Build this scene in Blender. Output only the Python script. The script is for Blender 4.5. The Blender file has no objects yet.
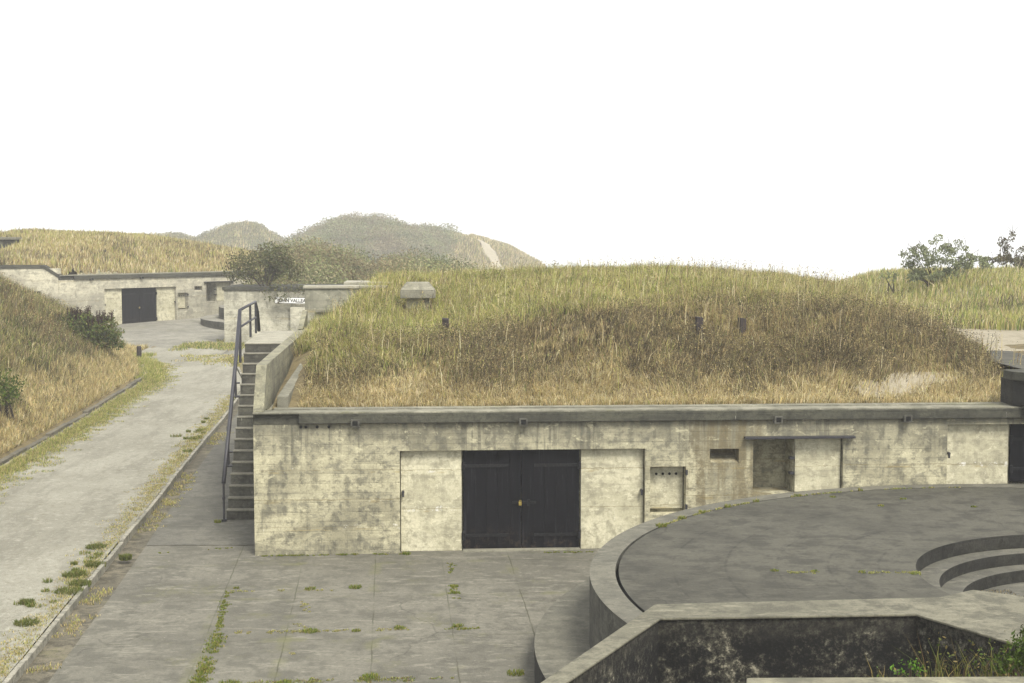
import bpy, bmesh, math, random
import numpy as np
from mathutils import Vector, Matrix
R = math.radians
SC = bpy.context.scene
COL = SC.collection
random.seed(5)
RNG = np.random.default_rng(11)

# ---------------------------------------------------------------- helpers
def link(o, parent=None):
    COL.objects.link(o)
    if parent: o.parent = parent
    return o

def tag(o, label=None, cat=None, group=None, kind=None):
    if label: o['label'] = label
    if cat: o['category'] = cat
    if group: o['group'] = group
    if kind: o['kind'] = kind
    return o

def empty(name, loc=(0, 0, 0), rz=0.0):
    o = bpy.data.objects.new(name, None)
    o.location = loc; o.rotation_euler = (0, 0, rz); o.empty_display_size = .3
    return link(o)

class MB:
    """collects shapes into one mesh"""
    def __init__(s): s.v = []; s.f = []; s.m = []; s.mi = 0
    def add(s, vs, fs):
        b = len(s.v); s.v += [tuple(v) for v in vs]
        for f in fs: s.f.append([i + b for i in f]); s.m.append(s.mi)
    def hexa(s, p):   # p: bottom 4 ccw, top 4
        s.add(p, [(3, 2, 1, 0), (4, 5, 6, 7), (0, 1, 5, 4), (1, 2, 6, 5), (2, 3, 7, 6), (3, 0, 4, 7)])
    def box(s, x0, x1, y0, y1, z0, z1):
        s.hexa([(x0, y0, z0), (x1, y0, z0), (x1, y1, z0), (x0, y1, z0), (x0, y0, z1), (x1, y0, z1), (x1, y1, z1), (x0, y1, z1)])
    def prism(s, poly, z0, z1):
        n = len(poly); z0s = z0 if hasattr(z0, '__len__') else [z0] * n; z1s = z1 if hasattr(z1, '__len__') else [z1] * n
        vs = [(p[0], p[1], z0s[i]) for i, p in enumerate(poly)] + [(p[0], p[1], z1s[i]) for i, p in enumerate(poly)]
        fs = [tuple(range(n - 1, -1, -1)), tuple(range(n, 2 * n))] + [(i, (i + 1) % n, n + (i + 1) % n, n + i) for i in range(n)]
        s.add(vs, fs)
    def tube(s, pts, r, seg=10):
        pts = [Vector(p) for p in pts]; rs = r if hasattr(r, '__len__') else [r] * len(pts)
        up = Vector((0.13, 0.21, 1)).normalized(); rings = []
        for i, p in enumerate(pts):
            d = (pts[min(i + 1, len(pts) - 1)] - pts[max(i - 1, 0)]).normalized()
            a = d.cross(up)
            if a.length < .05: a = d.cross(Vector((1, 0, 0)))
            a.normalize(); b = a.cross(d)
            rings.append([p + rs[i] * (math.cos(t) * a + math.sin(t) * b) for t in [2 * math.pi * k / seg for k in range(seg)]])
        vs = [v for rg in rings for v in rg]; fs = []
        for i in range(len(pts) - 1):
            for k in range(seg):
                fs.append((i * seg + k, i * seg + (k + 1) % seg, (i + 1) * seg + (k + 1) % seg, (i + 1) * seg + k))
        fs.append(tuple(range(seg - 1, -1, -1))); fs.append(tuple((len(pts) - 1) * seg + k for k in range(seg)))
        s.add(vs, fs)
    def build(s, name, mats, parent=None, smooth=False, bevel=0.0, loc=None):
        me = bpy.data.meshes.new(name); me.from_pydata(s.v, [], s.f); me.validate()
        ms = mats if isinstance(mats, (list, tuple)) else [mats]
        for m in ms: me.materials.append(m)
        if len(ms) > 1: me.polygons.foreach_set('material_index', s.m)
        bm = bmesh.new(); bm.from_mesh(me)
        bmesh.ops.recalc_face_normals(bm, faces=bm.faces[:])
        if bevel:
            bmesh.ops.remove_doubles(bm, verts=bm.verts[:], dist=1e-5)
            ed = [e for e in bm.edges if len(e.link_faces) == 2 and e.calc_face_angle(0) > .35]
            bmesh.ops.bevel(bm, geom=ed, offset=bevel, segments=2, affect='EDGES', clamp_overlap=True, profile=.6)
        bm.to_mesh(me); bm.free()
        if smooth: me.polygons.foreach_set('use_smooth', [True] * len(me.polygons))
        o = bpy.data.objects.new(name, me)
        if loc: o.location = loc
        return link(o, parent)

def vn(x, y, s, seed=0):
    """smooth lattice noise 0..1 (numpy)"""
    x = np.asarray(x, float) / s + seed * 17.3; y = np.asarray(y, float) / s + seed * 7.7
    xi = np.floor(x).astype(np.int64); yi = np.floor(y).astype(np.int64); fx = x - xi; fy = y - yi
    fx = fx * fx * (3 - 2 * fx); fy = fy * fy * (3 - 2 * fy)
    def h(a, b):
        n = (a * 374761393 + b * 668265263 + seed * 1442695) & 0xffffffff
        n = ((n ^ (n >> 13)) * 1274126177) & 0xffffffff
        return ((n ^ (n >> 16)) & 0xffff) / 65535.0
    return (h(xi, yi) * (1 - fx) + h(xi + 1, yi) * fx) * (1 - fy) + (h(xi, yi + 1) * (1 - fx) + h(xi + 1, yi + 1) * fx) * fy
def fbm(x, y, s, seed=0): return .55 * vn(x, y, s, seed) + .3 * vn(x, y, s * .45, seed + 3) + .15 * vn(x, y, s * .2, seed + 5)
def sstep(a, b, x):
    t = np.clip((np.asarray(x, float) - a) / (b - a), 0, 1); return t * t * (3 - 2 * t)

def grid_mesh(name, X, Y, Z, mat, parent=None, mask=None, smooth=True):
    ny, nx = X.shape
    v = np.stack([X, Y, Z], -1).reshape(-1, 3)
    i = np.arange(nx * ny).reshape(ny, nx)
    f = np.stack([i[:-1, :-1], i[:-1, 1:], i[1:, 1:], i[1:, :-1]], -1).reshape(-1, 4)
    if mask is not None: f = f[mask.reshape(-1)]
    me = bpy.data.meshes.new(name); me.from_pydata(v.tolist(), [], f.tolist())
    if smooth: me.polygons.foreach_set('use_smooth', [True] * len(me.polygons))
    me.materials.append(mat)
    return link(bpy.data.objects.new(name, me), parent)

def raw_mesh(name, verts, loops, starts, totals, cols, mat):
    me = bpy.data.meshes.new(name)
    me.vertices.add(len(verts)); me.vertices.foreach_set('co', verts.astype(np.float32).ravel())
    me.loops.add(len(loops)); me.loops.foreach_set('vertex_index', loops.astype(np.int32))
    me.polygons.add(len(starts)); me.polygons.foreach_set('loop_start', starts.astype(np.int32))
    try: me.polygons.foreach_set('loop_total', totals.astype(np.int32))
    except Exception: pass
    me.update(calc_edges=True)
    at = me.color_attributes.new('tint', 'FLOAT_COLOR', 'POINT')
    c4 = np.ones((len(verts), 4), np.float32); c4[:, :3] = cols; at.data.foreach_set('color', c4.ravel())
    me.materials.append(mat)
    return link(bpy.data.objects.new(name, me))

def blade_arrays(P, H, Wd, lean, col, curve=.35):
    """P (n,3) roots, H heights, Wd widths, lean (n,2) horizontal tip offset as a fraction of the height"""
    n = len(P); a = RNG.uniform(0, math.pi, n); s = np.stack([np.cos(a), np.sin(a)], 1) * Wd[:, None] * .5
    V = np.zeros((n, 5, 3))
    V[:, 0, :2] = P[:, :2] - s; V[:, 1, :2] = P[:, :2] + s; V[:, 0, 2] = V[:, 1, 2] = P[:, 2] - .03
    m = P[:, :2] + lean * H[:, None] * curve; V[:, 2, :2] = m - s * .8; V[:, 3, :2] = m + s * .8
    V[:, 2, 2] = V[:, 3, 2] = P[:, 2] + H * .58
    V[:, 4, :2] = P[:, :2] + lean * H[:, None]; V[:, 4, 2] = P[:, 2] + H * np.sqrt(np.clip(1 - .6 * (lean ** 2).sum(1), .15, 1))
    b = np.arange(n)[:, None] * 5
    L = (b + np.array([0, 1, 3, 2, 2, 3, 4])).ravel()
    st = (np.arange(n)[:, None] * 7 + np.array([0, 4])).ravel(); to = np.tile([4, 3], n)
    return V.reshape(-1, 3), L, st, to, np.repeat(col, 5, 0)

def quad_arrays(C, S, col, flat=0.0):
    """small leaf shaped quads at C with size S, random orientation"""
    n = len(C); d = RNG.normal(size=(n, 3)); d /= np.linalg.norm(d, axis=1)[:, None]
    e = RNG.normal(size=(n, 3)); e[:, 2] *= (1 - flat); d[:, 2] *= (1 - flat)
    e -= (e * d).sum(1)[:, None] * d; e /= np.linalg.norm(e, axis=1)[:, None] + 1e-9
    S = S[:, None]
    V = np.stack([C - d * S, C - e * S * .5, C + d * S, C + e * S * .5], 1)
    L = np.arange(4 * n); st = np.arange(n) * 4; to = np.full(n, 4)
    return V.reshape(-1, 3), L, st, to, np.repeat(col, 4, 0)

def merge(parts):
    Vs, Ls, Ss, Ts, Cs = [], [], [], [], []; nv = nl = 0
    for V, L, st, to, c in parts:
        Vs.append(V); Ls.append(L + nv); Ss.append(st + nl); Ts.append(to); Cs.append(c); nv += len(V); nl += len(L)
    return [np.concatenate(a) for a in (Vs, Ls, Ss, Ts, Cs)]

def foliage_obj(name, parts, mat, parent=None):
    o = raw_mesh(name, *merge(parts), mat)
    if parent: o.parent = parent
    return o

def pick(weights, palette, n):
    """weights (n,k) -> colours picked per blade with jitter"""
    w = np.clip(weights, 0, None); w = w / w.sum(1)[:, None]; cs = np.cumsum(w, 1); r = RNG.random(n)[:, None]
    k = (r > cs).sum(1).clip(0, len(palette) - 1); c = np.array(palette)[k]
    return c * RNG.uniform(.82, 1.2, (n, 1)) * RNG.uniform(.95, 1.05, (n, 3)), k

# ---------------------------------------------------------------- materials
class T:
    def __init__(s, name):
        s.mat = bpy.data.materials.new(name); s.mat.use_nodes = True; s.nt = s.mat.node_tree; s.N = s.nt.nodes; s.L = s.nt.links
        s.b = s.N['Principled BSDF']; s.b.inputs['Roughness'].default_value = .9
        s.b.inputs['Specular IOR Level'].default_value = .25
    def n(s, t, **k):
        x = s.N.new(t)
        for a, v in k.items(): setattr(x, a, v)
        return x
    def set(s, sock, v):
        if isinstance(v, bpy.types.NodeSocket): s.L.new(v, sock)
        elif isinstance(v, (tuple, list)) and len(v) == 3 and sock.type == 'RGBA': sock.default_value = (*v, 1)
        else: sock.default_value = v
    def obj(s): return s.n('ShaderNodeTexCoord').outputs['Object']
    def pos(s): return s.n('ShaderNodeNewGeometry').outputs['Position']
    def map(s, c, scale=(1, 1, 1), loc=(0, 0, 0), rot=(0, 0, 0)):
        m = s.n('ShaderNodeMapping'); s.L.new(c, m.inputs[0]); m.inputs['Scale'].default_value = scale; m.inputs['Location'].default_value = loc
        m.inputs['Rotation'].default_value = rot; return m.outputs[0]
    def noise(s, c, scale, detail=4, rough=.55, dist=0):
        m = s.n('ShaderNodeTexNoise'); s.L.new(c, m.inputs['Vector']); m.inputs['Scale'].default_value = scale
        m.inputs['Detail'].default_value = detail; m.inputs['Roughness'].default_value = rough; m.inputs['Distortion'].default_value = dist
        return m.outputs['Fac']
    def voro(s, c, scale, feature='F1'):
        m = s.n('ShaderNodeTexVoronoi', feature=feature); s.L.new(c, m.inputs['Vector']); m.inputs['Scale'].default_value = scale
        return m.outputs['Distance']
    def math(s, op, a, b=0.0, c=0.0, clamp=False):
        m = s.n('ShaderNodeMath', operation=op); m.use_clamp = clamp
        s.set(m.inputs[0], a); s.set(m.inputs[1], b); s.set(m.inputs[2], c); return m.outputs[0]
    def sm(s, v, a, b, t0=0.0, t1=1.0):
        m = s.n('ShaderNodeMapRange', interpolation_type='SMOOTHSTEP'); s.set(m.inputs['Value'], v)
        if a > b: a, b, t0, t1 = b, a, t1, t0
        m.inputs['From Min'].default_value = a; m.inputs['From Max'].default_value = b
        m.inputs['To Min'].default_value = t0; m.inputs['To Max'].default_value = t1; return m.outputs['Result']
    def mix(s, f, a, b, mode='MIX'):
        m = s.n('ShaderNodeMix', data_type='RGBA', blend_type=mode); s.set(m.inputs[0], f); s.set(m.inputs[6], a); s.set(m.inputs[7], b); return m.outputs[2]
    def xyz(s, c):
        m = s.n('ShaderNodeSeparateXYZ'); s.L.new(c, m.inputs[0]); return m.outputs
    def line(s, v, at, w, wob=None):
        """1 on |v-at|<w"""
        d = s.math('SUBTRACT', v, at)
        if wob is not None: d = s.math('ADD', d, wob)
        return s.sm(s.math('ABSOLUTE', d), w, w * .4)
    def bump(s, h, strength=.4, dist=.02):
        m = s.n('ShaderNodeBump'); m.inputs['Strength'].default_value = strength; m.inputs['Distance'].default_value = dist
        s.L.new(h, m.inputs['Height']); s.L.new(m.outputs[0], s.b.inputs['Normal'])
    def out(s, col, rough=None):
        s.set(s.b.inputs['Base Color'], col)
        if rough is not None: s.set(s.b.inputs['Roughness'], rough)
        return s.mat

def mat_wall(name, light, mid, dark, grime=1.0, board=1.0, joints=(), ochre_at=None, top=None, flecks=True, seed=0.0):
    t = T(name); c = t.map(t.obj(), loc=(seed * 3.1, seed * 1.7, 0)); z = t.xyz(t.obj())[2]; x = t.xyz(t.obj())[0]
    big = t.noise(c, .9, 5, .6); med = t.noise(c, 4.5, 7, .68); fine = t.noise(c, 26, 5, .65)
    st = t.noise(t.map(c, scale=(5.5, 5.5, .55)), 1.0, 5, .6)
    col = t.mix(t.sm(big, .42, .60), light, mid)
    col = t.mix(t.sm(med, .50, .62, 0, .7), col, tuple((a_ + b_) / 2 for a_, b_ in zip(mid, dark)))
    col = t.mix(t.sm(t.noise(c, 9, 6, .75), .53, .62, 0, .55), col, tuple((a_ + b_) / 2 for a_, b_ in zip(mid, dark)))
    # weathering in horizontal board marks
    brd = t.noise(t.map(c, scale=(.7, .7, 9.0)), 1.0, 4, .6)
    col = t.mix(t.sm(brd, .5, .7, 0, .4), col, dark)
    col = t.mix(t.sm(brd, .46, .3, 0, .35), col, light)
    # dark algae: blotchy, heavier below the coping and in run-down streaks
    wet = t.math('MULTIPLY', t.math('MULTIPLY', t.sm(st, .46, .58), t.sm(med, .42, .56)), t.sm(big, .35, .6))
    if top is not None:
        tm = t.sm(t.math('ADD', z, t.math('MULTIPLY', med, .9)), top - .75, top + .45)
        wet = t.math('ADD', wet, t.math('MULTIPLY', tm, .8), clamp=True)
    col = t.mix(t.math('MULTIPLY', wet, .75 * grime, clamp=True), col, dark)
    if top is not None:
        dn = t.noise(t.map(c, scale=(11, 11, .35)), 1.0, 4, .6); dl = t.noise(t.map(c, scale=(2.0, 2.0, .1)), 1.0, 3)
        dm = t.math('MULTIPLY', t.math('MULTIPLY', t.sm(dn, .50, .60), t.sm(dl, .44, .56)), t.sm(z, top - 1.5, top - .15))
        col = t.mix(t.math('MULTIPLY', dm, .75 * grime), col, tuple(d * .8 for d in dark))
        bs = t.math('MULTIPLY', t.sm(t.math('ADD', z, t.math('MULTIPLY', med, .25)), top - 2.35, top - 2.72), .45)
        col = t.mix(bs, col, dark)
    bo = t.noise(t.map(c, scale=(1, 1, 1.5)), 2.6, 9, .78, .6)
    col = t.mix(t.sm(bo, .53, .60, 0, .55), col, tuple(d * 1.35 for d in dark))
    col = t.mix(t.sm(bo, .44, .38, 0, .6), col, tuple(min(1, l * 1.22) for l in light))
    bl = t.math('MULTIPLY', t.sm(t.noise(c, 2.3, 8, .75), .55, .66), t.sm(fine, .35, .6))
    col = t.mix(t.math('MULTIPLY', bl, .7 * grime), col, tuple(.45 * d for d in dark))
    if flecks:
        fl = t.math('MULTIPLY', t.sm(t.noise(c, 11, 8, .8), .66, .72), t.sm(t.noise(c, .8, 2), .5, .66))
        col = t.mix(t.math('MULTIPLY', fl, .75), col, (.72, .70, .62))
        vs = t.sm(t.noise(t.map(c, scale=(9, 9, 1.2)), 1, 6, .7), .67, .72)
        col = t.mix(t.math('MULTIPLY', vs, .5), col, (.62, .60, .50))
    for zj, w in joints:
        pt = t.math('MULTIPLY', t.line(z, zj, .07), t.math('MULTIPLY', t.sm(t.noise(c, 7, 6, .8), .56, .62), t.sm(t.noise(c, .45, 2), .52, .6)))
        col = t.mix(pt, col, (.66, .65, .6))
        wob = t.math('MULTIPLY', t.math('SUBTRACT', t.noise(c, 2.2, 5, .7), .5), .10)
        ln = t.line(z, zj, w, wob)
        col = t.mix(t.math('MULTIPLY', ln, t.sm(med, .35, .6, .3, .95)), col, (.17, .14, .07))
        ln2 = t.line(z, zj - .05, w * 3.2, wob)
        col = t.mix(t.math('MULTIPLY', ln2, t.sm(t.noise(c, 1.5, 4), .5, .62, 0, .45)), col, (.30, .23, .09))
    if ochre_at is not None:
        m = t.math('MULTIPLY', t.line(x, ochre_at, .95, t.math('MULTIPLY', t.math('SUBTRACT', med, .5), 1.3)), t.sm(st, .36, .56))
        col = t.mix(t.math('MULTIPLY', m, .62), col, (.16, .125, .06))
        m2 = t.math('MULTIPLY', m, t.sm(fine, .45, .6)); col = t.mix(t.math('MULTIPLY', m2, .5), col, (.06, .05, .03))
    col = t.mix(t.sm(fine, .4, .65, 0, .4), col, tuple(d * .7 for d in mid))
    bd = t.sm(t.math('ABSOLUTE', t.math('SUBTRACT', t.math('FRACT', t.math('MULTIPLY', z, 5.2)), .5)), .46, .5)
    h = t.math('ADD', t.math('MULTIPLY', fine, .5), t.math('ADD', med, t.math('MULTIPLY', bd, -.35 * board)))
    col = t.mix(t.math('MULTIPLY', bd, t.math('MULTIPLY', t.sm(med, .35, .6, .03, .3), board)), col, dark)
    t.bump(h, .55, .025)
    return t.out(col, t.sm(fine, .2, .8, .82, .97))

def mat_slab(name, a, b, dark, spots=.5, crack=0.0, rings=None, joints=None, moss=0.0, scale=1.0, lightspot=.4):
    t = T(name); c = t.pos(); X = t.xyz(c)
    big = t.noise(c, .35 * scale, 5, .6); med = t.noise(c, 1.9 * scale, 6, .68); fine = t.noise(c, 17 * scale, 6, .7); gr = t.noise(c, 70, 3, .6)
    brush = t.noise(t.map(c, scale=(2.2, 7, 1), rot=(0, 0, .5)), 1, 6, .7)
    col = t.mix(t.sm(big, .42, .58), a, b)
    col = t.mix(t.sm(med, .47, .60, 0, spots), col, dark)
    col = t.mix(t.sm(t.noise(c, 6.5 * scale, 5, .7), .53, .62, 0, spots * .7), col, dark)
    col = t.mix(t.sm(brush, .54, .64, 0, lightspot * 1.3), col, tuple(min(1, v * 1.7) for v in a))
    col = t.mix(t.math('MULTIPLY', t.sm(t.noise(c, 9 * scale, 6, .8), .58, .66), t.sm(med, .55, .4)), col, tuple(min(1, v * 1.6) for v in a))
    col = t.mix(t.sm(fine, .35, .7, 0, .5), col, tuple(v * .7 for v in b))
    col = t.mix(t.sm(gr, .4, .7, 0, .3), col, tuple(v * 1.3 for v in a))
    wv_ = t.n('ShaderNodeTexNoise'); t.L.new(c, wv_.inputs['Vector']); wv_.inputs['Scale'].default_value = 1.1; wv_.inputs['Detail'].default_value = 6
    ad = t.n('ShaderNodeVectorMath', operation='MULTIPLY_ADD'); t.L.new(wv_.outputs['Color'], ad.inputs[0]); ad.inputs[1].default_value = (.8, .8, .8); t.L.new(c, ad.inputs[2])
    ck = t.math('MULTIPLY', t.sm(t.voro(ad.outputs[0], .34, 'DISTANCE_TO_EDGE'), .008, .002), t.sm(t.noise(c, .3, 3), .5, .58))
    col = t.mix(t.math('MULTIPLY', ck, crack), col, tuple(v * .4 for v in dark))
    h = t.math('ADD', t.math('MULTIPLY', fine, .6), t.math('MULTIPLY', gr, .4))
    if rings:
        cx, cy, radii = rings
        dx = t.math('SUBTRACT', X[0], cx); dy = t.math('SUBTRACT', X[1], cy)
        r = t.math('SQRT', t.math('ADD', t.math('MULTIPLY', dx, dx), t.math('MULTIPLY', dy, dy)))
        wob = t.math('MULTIPLY', t.math('SUBTRACT', t.noise(c, 1.2, 4), .5), .05)
        for rr in radii:
            ln = t.math('MULTIPLY', t.line(r, rr, .03, wob), t.sm(med, .4, .6, .0, .4))
            col = t.mix(ln, col, tuple(v * .55 for v in dark))
    if joints:
        rot, us, vs_ = joints
        q = t.xyz(t.map(c, rot=(0, 0, rot)))
        wob = t.math('MULTIPLY', t.math('SUBTRACT', t.noise(c, 1.5, 5, .7), .5), .06)
        for k, lst in ((0, us), (1, vs_)):
            for at in lst:
                ln = t.math('MULTIPLY', t.line(q[k], at, .016, wob), t.sm(t.noise(c, .9, 3), .38, .6, .1, .75))
                col = t.mix(ln, col, (.05, .05, .03))
                halo = t.math('MULTIPLY', t.line(q[k], at, .16, wob), t.sm(t.noise(c, 1.3, 5), .5, .66, 0, .35))
                col = t.mix(halo, col, (.12, .12, .05))
    if moss:
        m = t.math('MULTIPLY', t.sm(t.noise(c, .7, 6, .7), .55, .68), t.sm(fine, .4, .6))
        col = t.mix(t.math('MULTIPLY', m, moss), col, (.13, .13, .045))
    t.bump(h, .5, .02)
    return t.out(col, .93)

def mat_plain(name, col, rough=.6, metal=0.0, var=.25, scale=14, spec=.3, rust=0.0):
    t = T(name); c = t.obj(); f = t.noise(c, scale, 5, .65)
    k = t.mix(t.sm(f, .35, .7), tuple(v * (1 - var) for v in col), tuple(v * (1 + var) for v in col))
    if rust: k = t.mix(t.sm(t.noise(c, scale * .5, 6, .7), .58, .7, 0, rust), k, (.10, .05, .025))
    t.b.inputs['Metallic'].default_value = metal; t.b.inputs['Specular IOR Level'].default_value = spec
    t.bump(f, .3, .01)
    return t.out(k, rough)

def mat_earth(name, a, b, c3, scale=1.0, lush=None):
    t = T(name); c = t.pos()
    col = t.mix(t.sm(t.noise(c, .5 * scale, 6, .65), .36, .62), a, b)
    col = t.mix(t.sm(t.noise(c, 3.1 * scale, 7, .7), .48, .62, 0, .8), col, c3)
    f = t.noise(c, 22, 6, .75)
    col = t.mix(t.sm(f, .3, .7, 0, .55), col, tuple(v * .55 for v in a))
    t.bump(f, .8, .05)
    return t.out(col, .97)

def mat_foliage(name, transl=.35):
    t = T(name); at = t.n('ShaderNodeAttribute', attribute_name='tint'); d = t.n('ShaderNodeBsdfDiffuse'); tr = t.n('ShaderNodeBsdfTranslucent')
    t.L.new(at.outputs['Color'], d.inputs[0]); t.L.new(at.outputs['Color'], tr.inputs[0])
    mx = t.n('ShaderNodeMixShader'); mx.inputs[0].default_value = transl; t.L.new(d.outputs[0], mx.inputs[1]); t.L.new(tr.outputs[0], mx.inputs[2])
    t.L.new(mx.outputs[0], t.N['Material Output'].inputs[0]); t.N.remove(t.b); return t.mat

LT, MD, DK = (.455, .425, .288), (.275, .256, .172), (.085, .083, .066)
M = {}
M['wall'] = mat_wall('weathered_concrete', LT, MD, DK, joints=((.83, .012), (1.42, .008), (.28, .005)), ochre_at=9.45, top=2.5)
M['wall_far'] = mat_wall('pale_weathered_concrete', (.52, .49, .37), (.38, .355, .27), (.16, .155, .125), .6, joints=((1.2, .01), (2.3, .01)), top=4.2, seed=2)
M['panel'] = mat_wall('pale_panel_concrete', (.55, .52, .375), (.42, .395, .275), (.17, .16, .115), .55, .15, joints=((1.38, .010), (.60, .008)), seed=5)
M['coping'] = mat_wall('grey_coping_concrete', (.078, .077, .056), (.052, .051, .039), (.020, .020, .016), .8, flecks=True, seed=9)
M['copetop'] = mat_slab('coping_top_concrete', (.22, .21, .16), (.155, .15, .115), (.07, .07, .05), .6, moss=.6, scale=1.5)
M['side'] = mat_wall('mossy_concrete', (.24, .23, .155), (.165, .155, .11), (.07, .07, .052), .8, seed=4)
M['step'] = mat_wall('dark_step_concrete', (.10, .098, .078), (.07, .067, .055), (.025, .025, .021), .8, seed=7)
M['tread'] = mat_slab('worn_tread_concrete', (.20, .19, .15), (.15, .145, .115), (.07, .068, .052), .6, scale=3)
M['landing'] = mat_slab('landing_concrete', (.30, .285, .225), (.24, .23, .18), (.14, .135, .105), .5, scale=1.5)
M['midwall'] = mat_wall('mottled_retaining_concrete', (.50, .48, .38), (.35, .335, .26), (.17, .165, .13), .9, joints=((2.2, .008), (1.4, .008)), top=3.9, seed=12)  # light tones raised, some fog paleness is in the colour
M['block'] = mat_wall('block_wall_concrete', (.38, .37, .285), (.27, .26, .20), (.12, .12, .09), .9, joints=((3.98, .012),), top=4.7, seed=15)
M['black'] = mat_wall('black_stained_concrete', (.16, .155, .125), (.07, .07, .058), (.018, .018, .016), 1.25, seed=21)
def mat_black():
    t = T('black_lichen_concrete'); c = t.pos()
    n1 = t.noise(c, 8.5, 9, .82); n2 = t.noise(c, 1.3, 5, .65); n3 = t.noise(t.map(c, scale=(5, 5, 1.2)), 1, 6, .7); f = t.noise(c, 30, 6, .75)
    a = t.math('ADD', t.math('MULTIPLY', n1, .62), t.math('ADD', t.math('MULTIPLY', n2, .25), t.math('MULTIPLY', n3, .13)))
    col = t.mix(t.sm(a, .495, .565), (.005, .005, .0045), (.06, .056, .042))
    col = t.mix(t.sm(a, .56, .60), col, (.26, .245, .18)); col = t.mix(t.sm(f, .5, .65, 0, .6), col, (.02, .02, .017))
    z = t.xyz(c)[2]; col = t.mix(t.math('MULTIPLY', t.sm(z, .95, 1.3), t.sm(n1, .4, .6, .1, .7)), col, (.06, .056, .042))
    t.bump(t.math('ADD', n1, f), .6, .03); return t.out(col, .95)
M['black'] = mat_black()
M['partop'] = mat_slab('parapet_top_concrete', (.155, .147, .107), (.115, .110, .080), (.055, .053, .04), .8, scale=1.4)
M['deck'] = mat_slab('gun_deck_concrete', (.078, .075, .058), (.052, .050, .039), (.027, .026, .021), .75, .35, rings=(9.3, 20.55, (6.9, 6.1, 5.33, 4.55, 3.8)), lightspot=.28, scale=1.0)
M['rim'] = mat_slab('platform_rim_concrete', (.135, .129, .10), (.10, .097, .077), (.055, .053, .042), .6, scale=1.6)
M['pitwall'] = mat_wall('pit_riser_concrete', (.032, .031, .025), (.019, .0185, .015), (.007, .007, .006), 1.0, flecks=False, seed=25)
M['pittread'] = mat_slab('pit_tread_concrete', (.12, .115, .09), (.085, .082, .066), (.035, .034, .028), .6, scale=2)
M['apron'] = mat_slab('apron_concrete', (.142, .135, .107), (.104, .099, .079), (.060, .058, .046), .65, .3,
                      joints=(R(-4.9), (-3.0, -1.72, -.32, .98, 2.3), (20.18, 22.6, 24.97, 27.35)), moss=.35, scale=1.0)
M['apron2'] = mat_slab('side_apron_concrete', (.125, .12, .098), (.09, .087, .072), (.052, .051, .042), .6, moss=.1, lightspot=.25)
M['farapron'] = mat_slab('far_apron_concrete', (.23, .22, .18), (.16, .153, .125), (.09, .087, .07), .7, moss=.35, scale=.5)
M['iron'] = mat_plain('painted_black_iron', (.022, .022, .026), .5, 0, .3, 20, .5, rust=.3)
def mat_door():
    t = T('black_steel_door_paint'); c = t.obj(); st = t.noise(t.map(c, scale=(14, 14, .9)), 1, 6, .7); f = t.noise(c, 9, 7, .75); z = t.xyz(c)[2]
    col = t.mix(t.sm(f, .4, .6), (.0022, .0022, .0034), (.0050, .0050, .0068))
    col = t.mix(t.math('MULTIPLY', t.sm(st, .56, .66), .8), col, (.020, .020, .023))
    col = t.mix(t.math('MULTIPLY', t.sm(t.noise(c, 24, 6, .8), .66, .70), .8), col, (.07, .05, .035))
    col = t.mix(t.math('MULTIPLY', t.math('MULTIPLY', t.sm(z, .35, -.15), t.sm(f, .5, .62)), .7), col, (.035, .025, .018))
    t.b.inputs['Specular IOR Level'].default_value = .12; t.bump(f, .3, .01); return t.out(col, t.sm(f, .3, .7, .5, .8))
M['door'] = mat_door()
M['strap'] = mat_plain('black_iron_strap', (.009, .009, .010), .7, 0, .4, 20, .2, rust=.15)
M['brass'] = mat_plain('brass_padlock', (.55, .42, .12), .35, .8, .15)
M['rail_grey'] = mat_plain('grey_painted_pipe', (.022, .022, .028), .5, 0, .25, 20, .5, rust=.1)
M['stub'] = mat_plain('dark_weathered_wood', (.035, .028, .026), .9, 0, .4, 9)
M['signw'] = mat_plain('white_sign_paint', (.78, .78, .75), .6, 0, .05)
M['letter'] = mat_plain('black_letter_paint', (.06, .06, .06), .6, 0, .05)
M['hole'] = mat_plain('hole_shade_black', (.008, .008, .007), 1, 0, .1)  # flat black colour stands in for the shade inside holes
M['grass'] = mat_foliage('dry_grass_blades', .42)
M['leaf'] = mat_foliage('leaf_foliage', .25)
M['soil'] = mat_earth('thatch_soil', (.15, .12, .06), (.20, .16, .08), (.09, .075, .04))
M['sand'] = mat_earth('sandy_path_earth', (.36, .32, .235), (.29, .26, .19), (.21, .185, .125))
M['ground'] = mat_earth('rough_ground_earth', (.19, .16, .09), (.15, .14, .07), (.11, .10, .055))
M['bark'] = mat_plain('grey_brown_bark', (.07, .055, .04), .95, 0, .35, 12)
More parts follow.
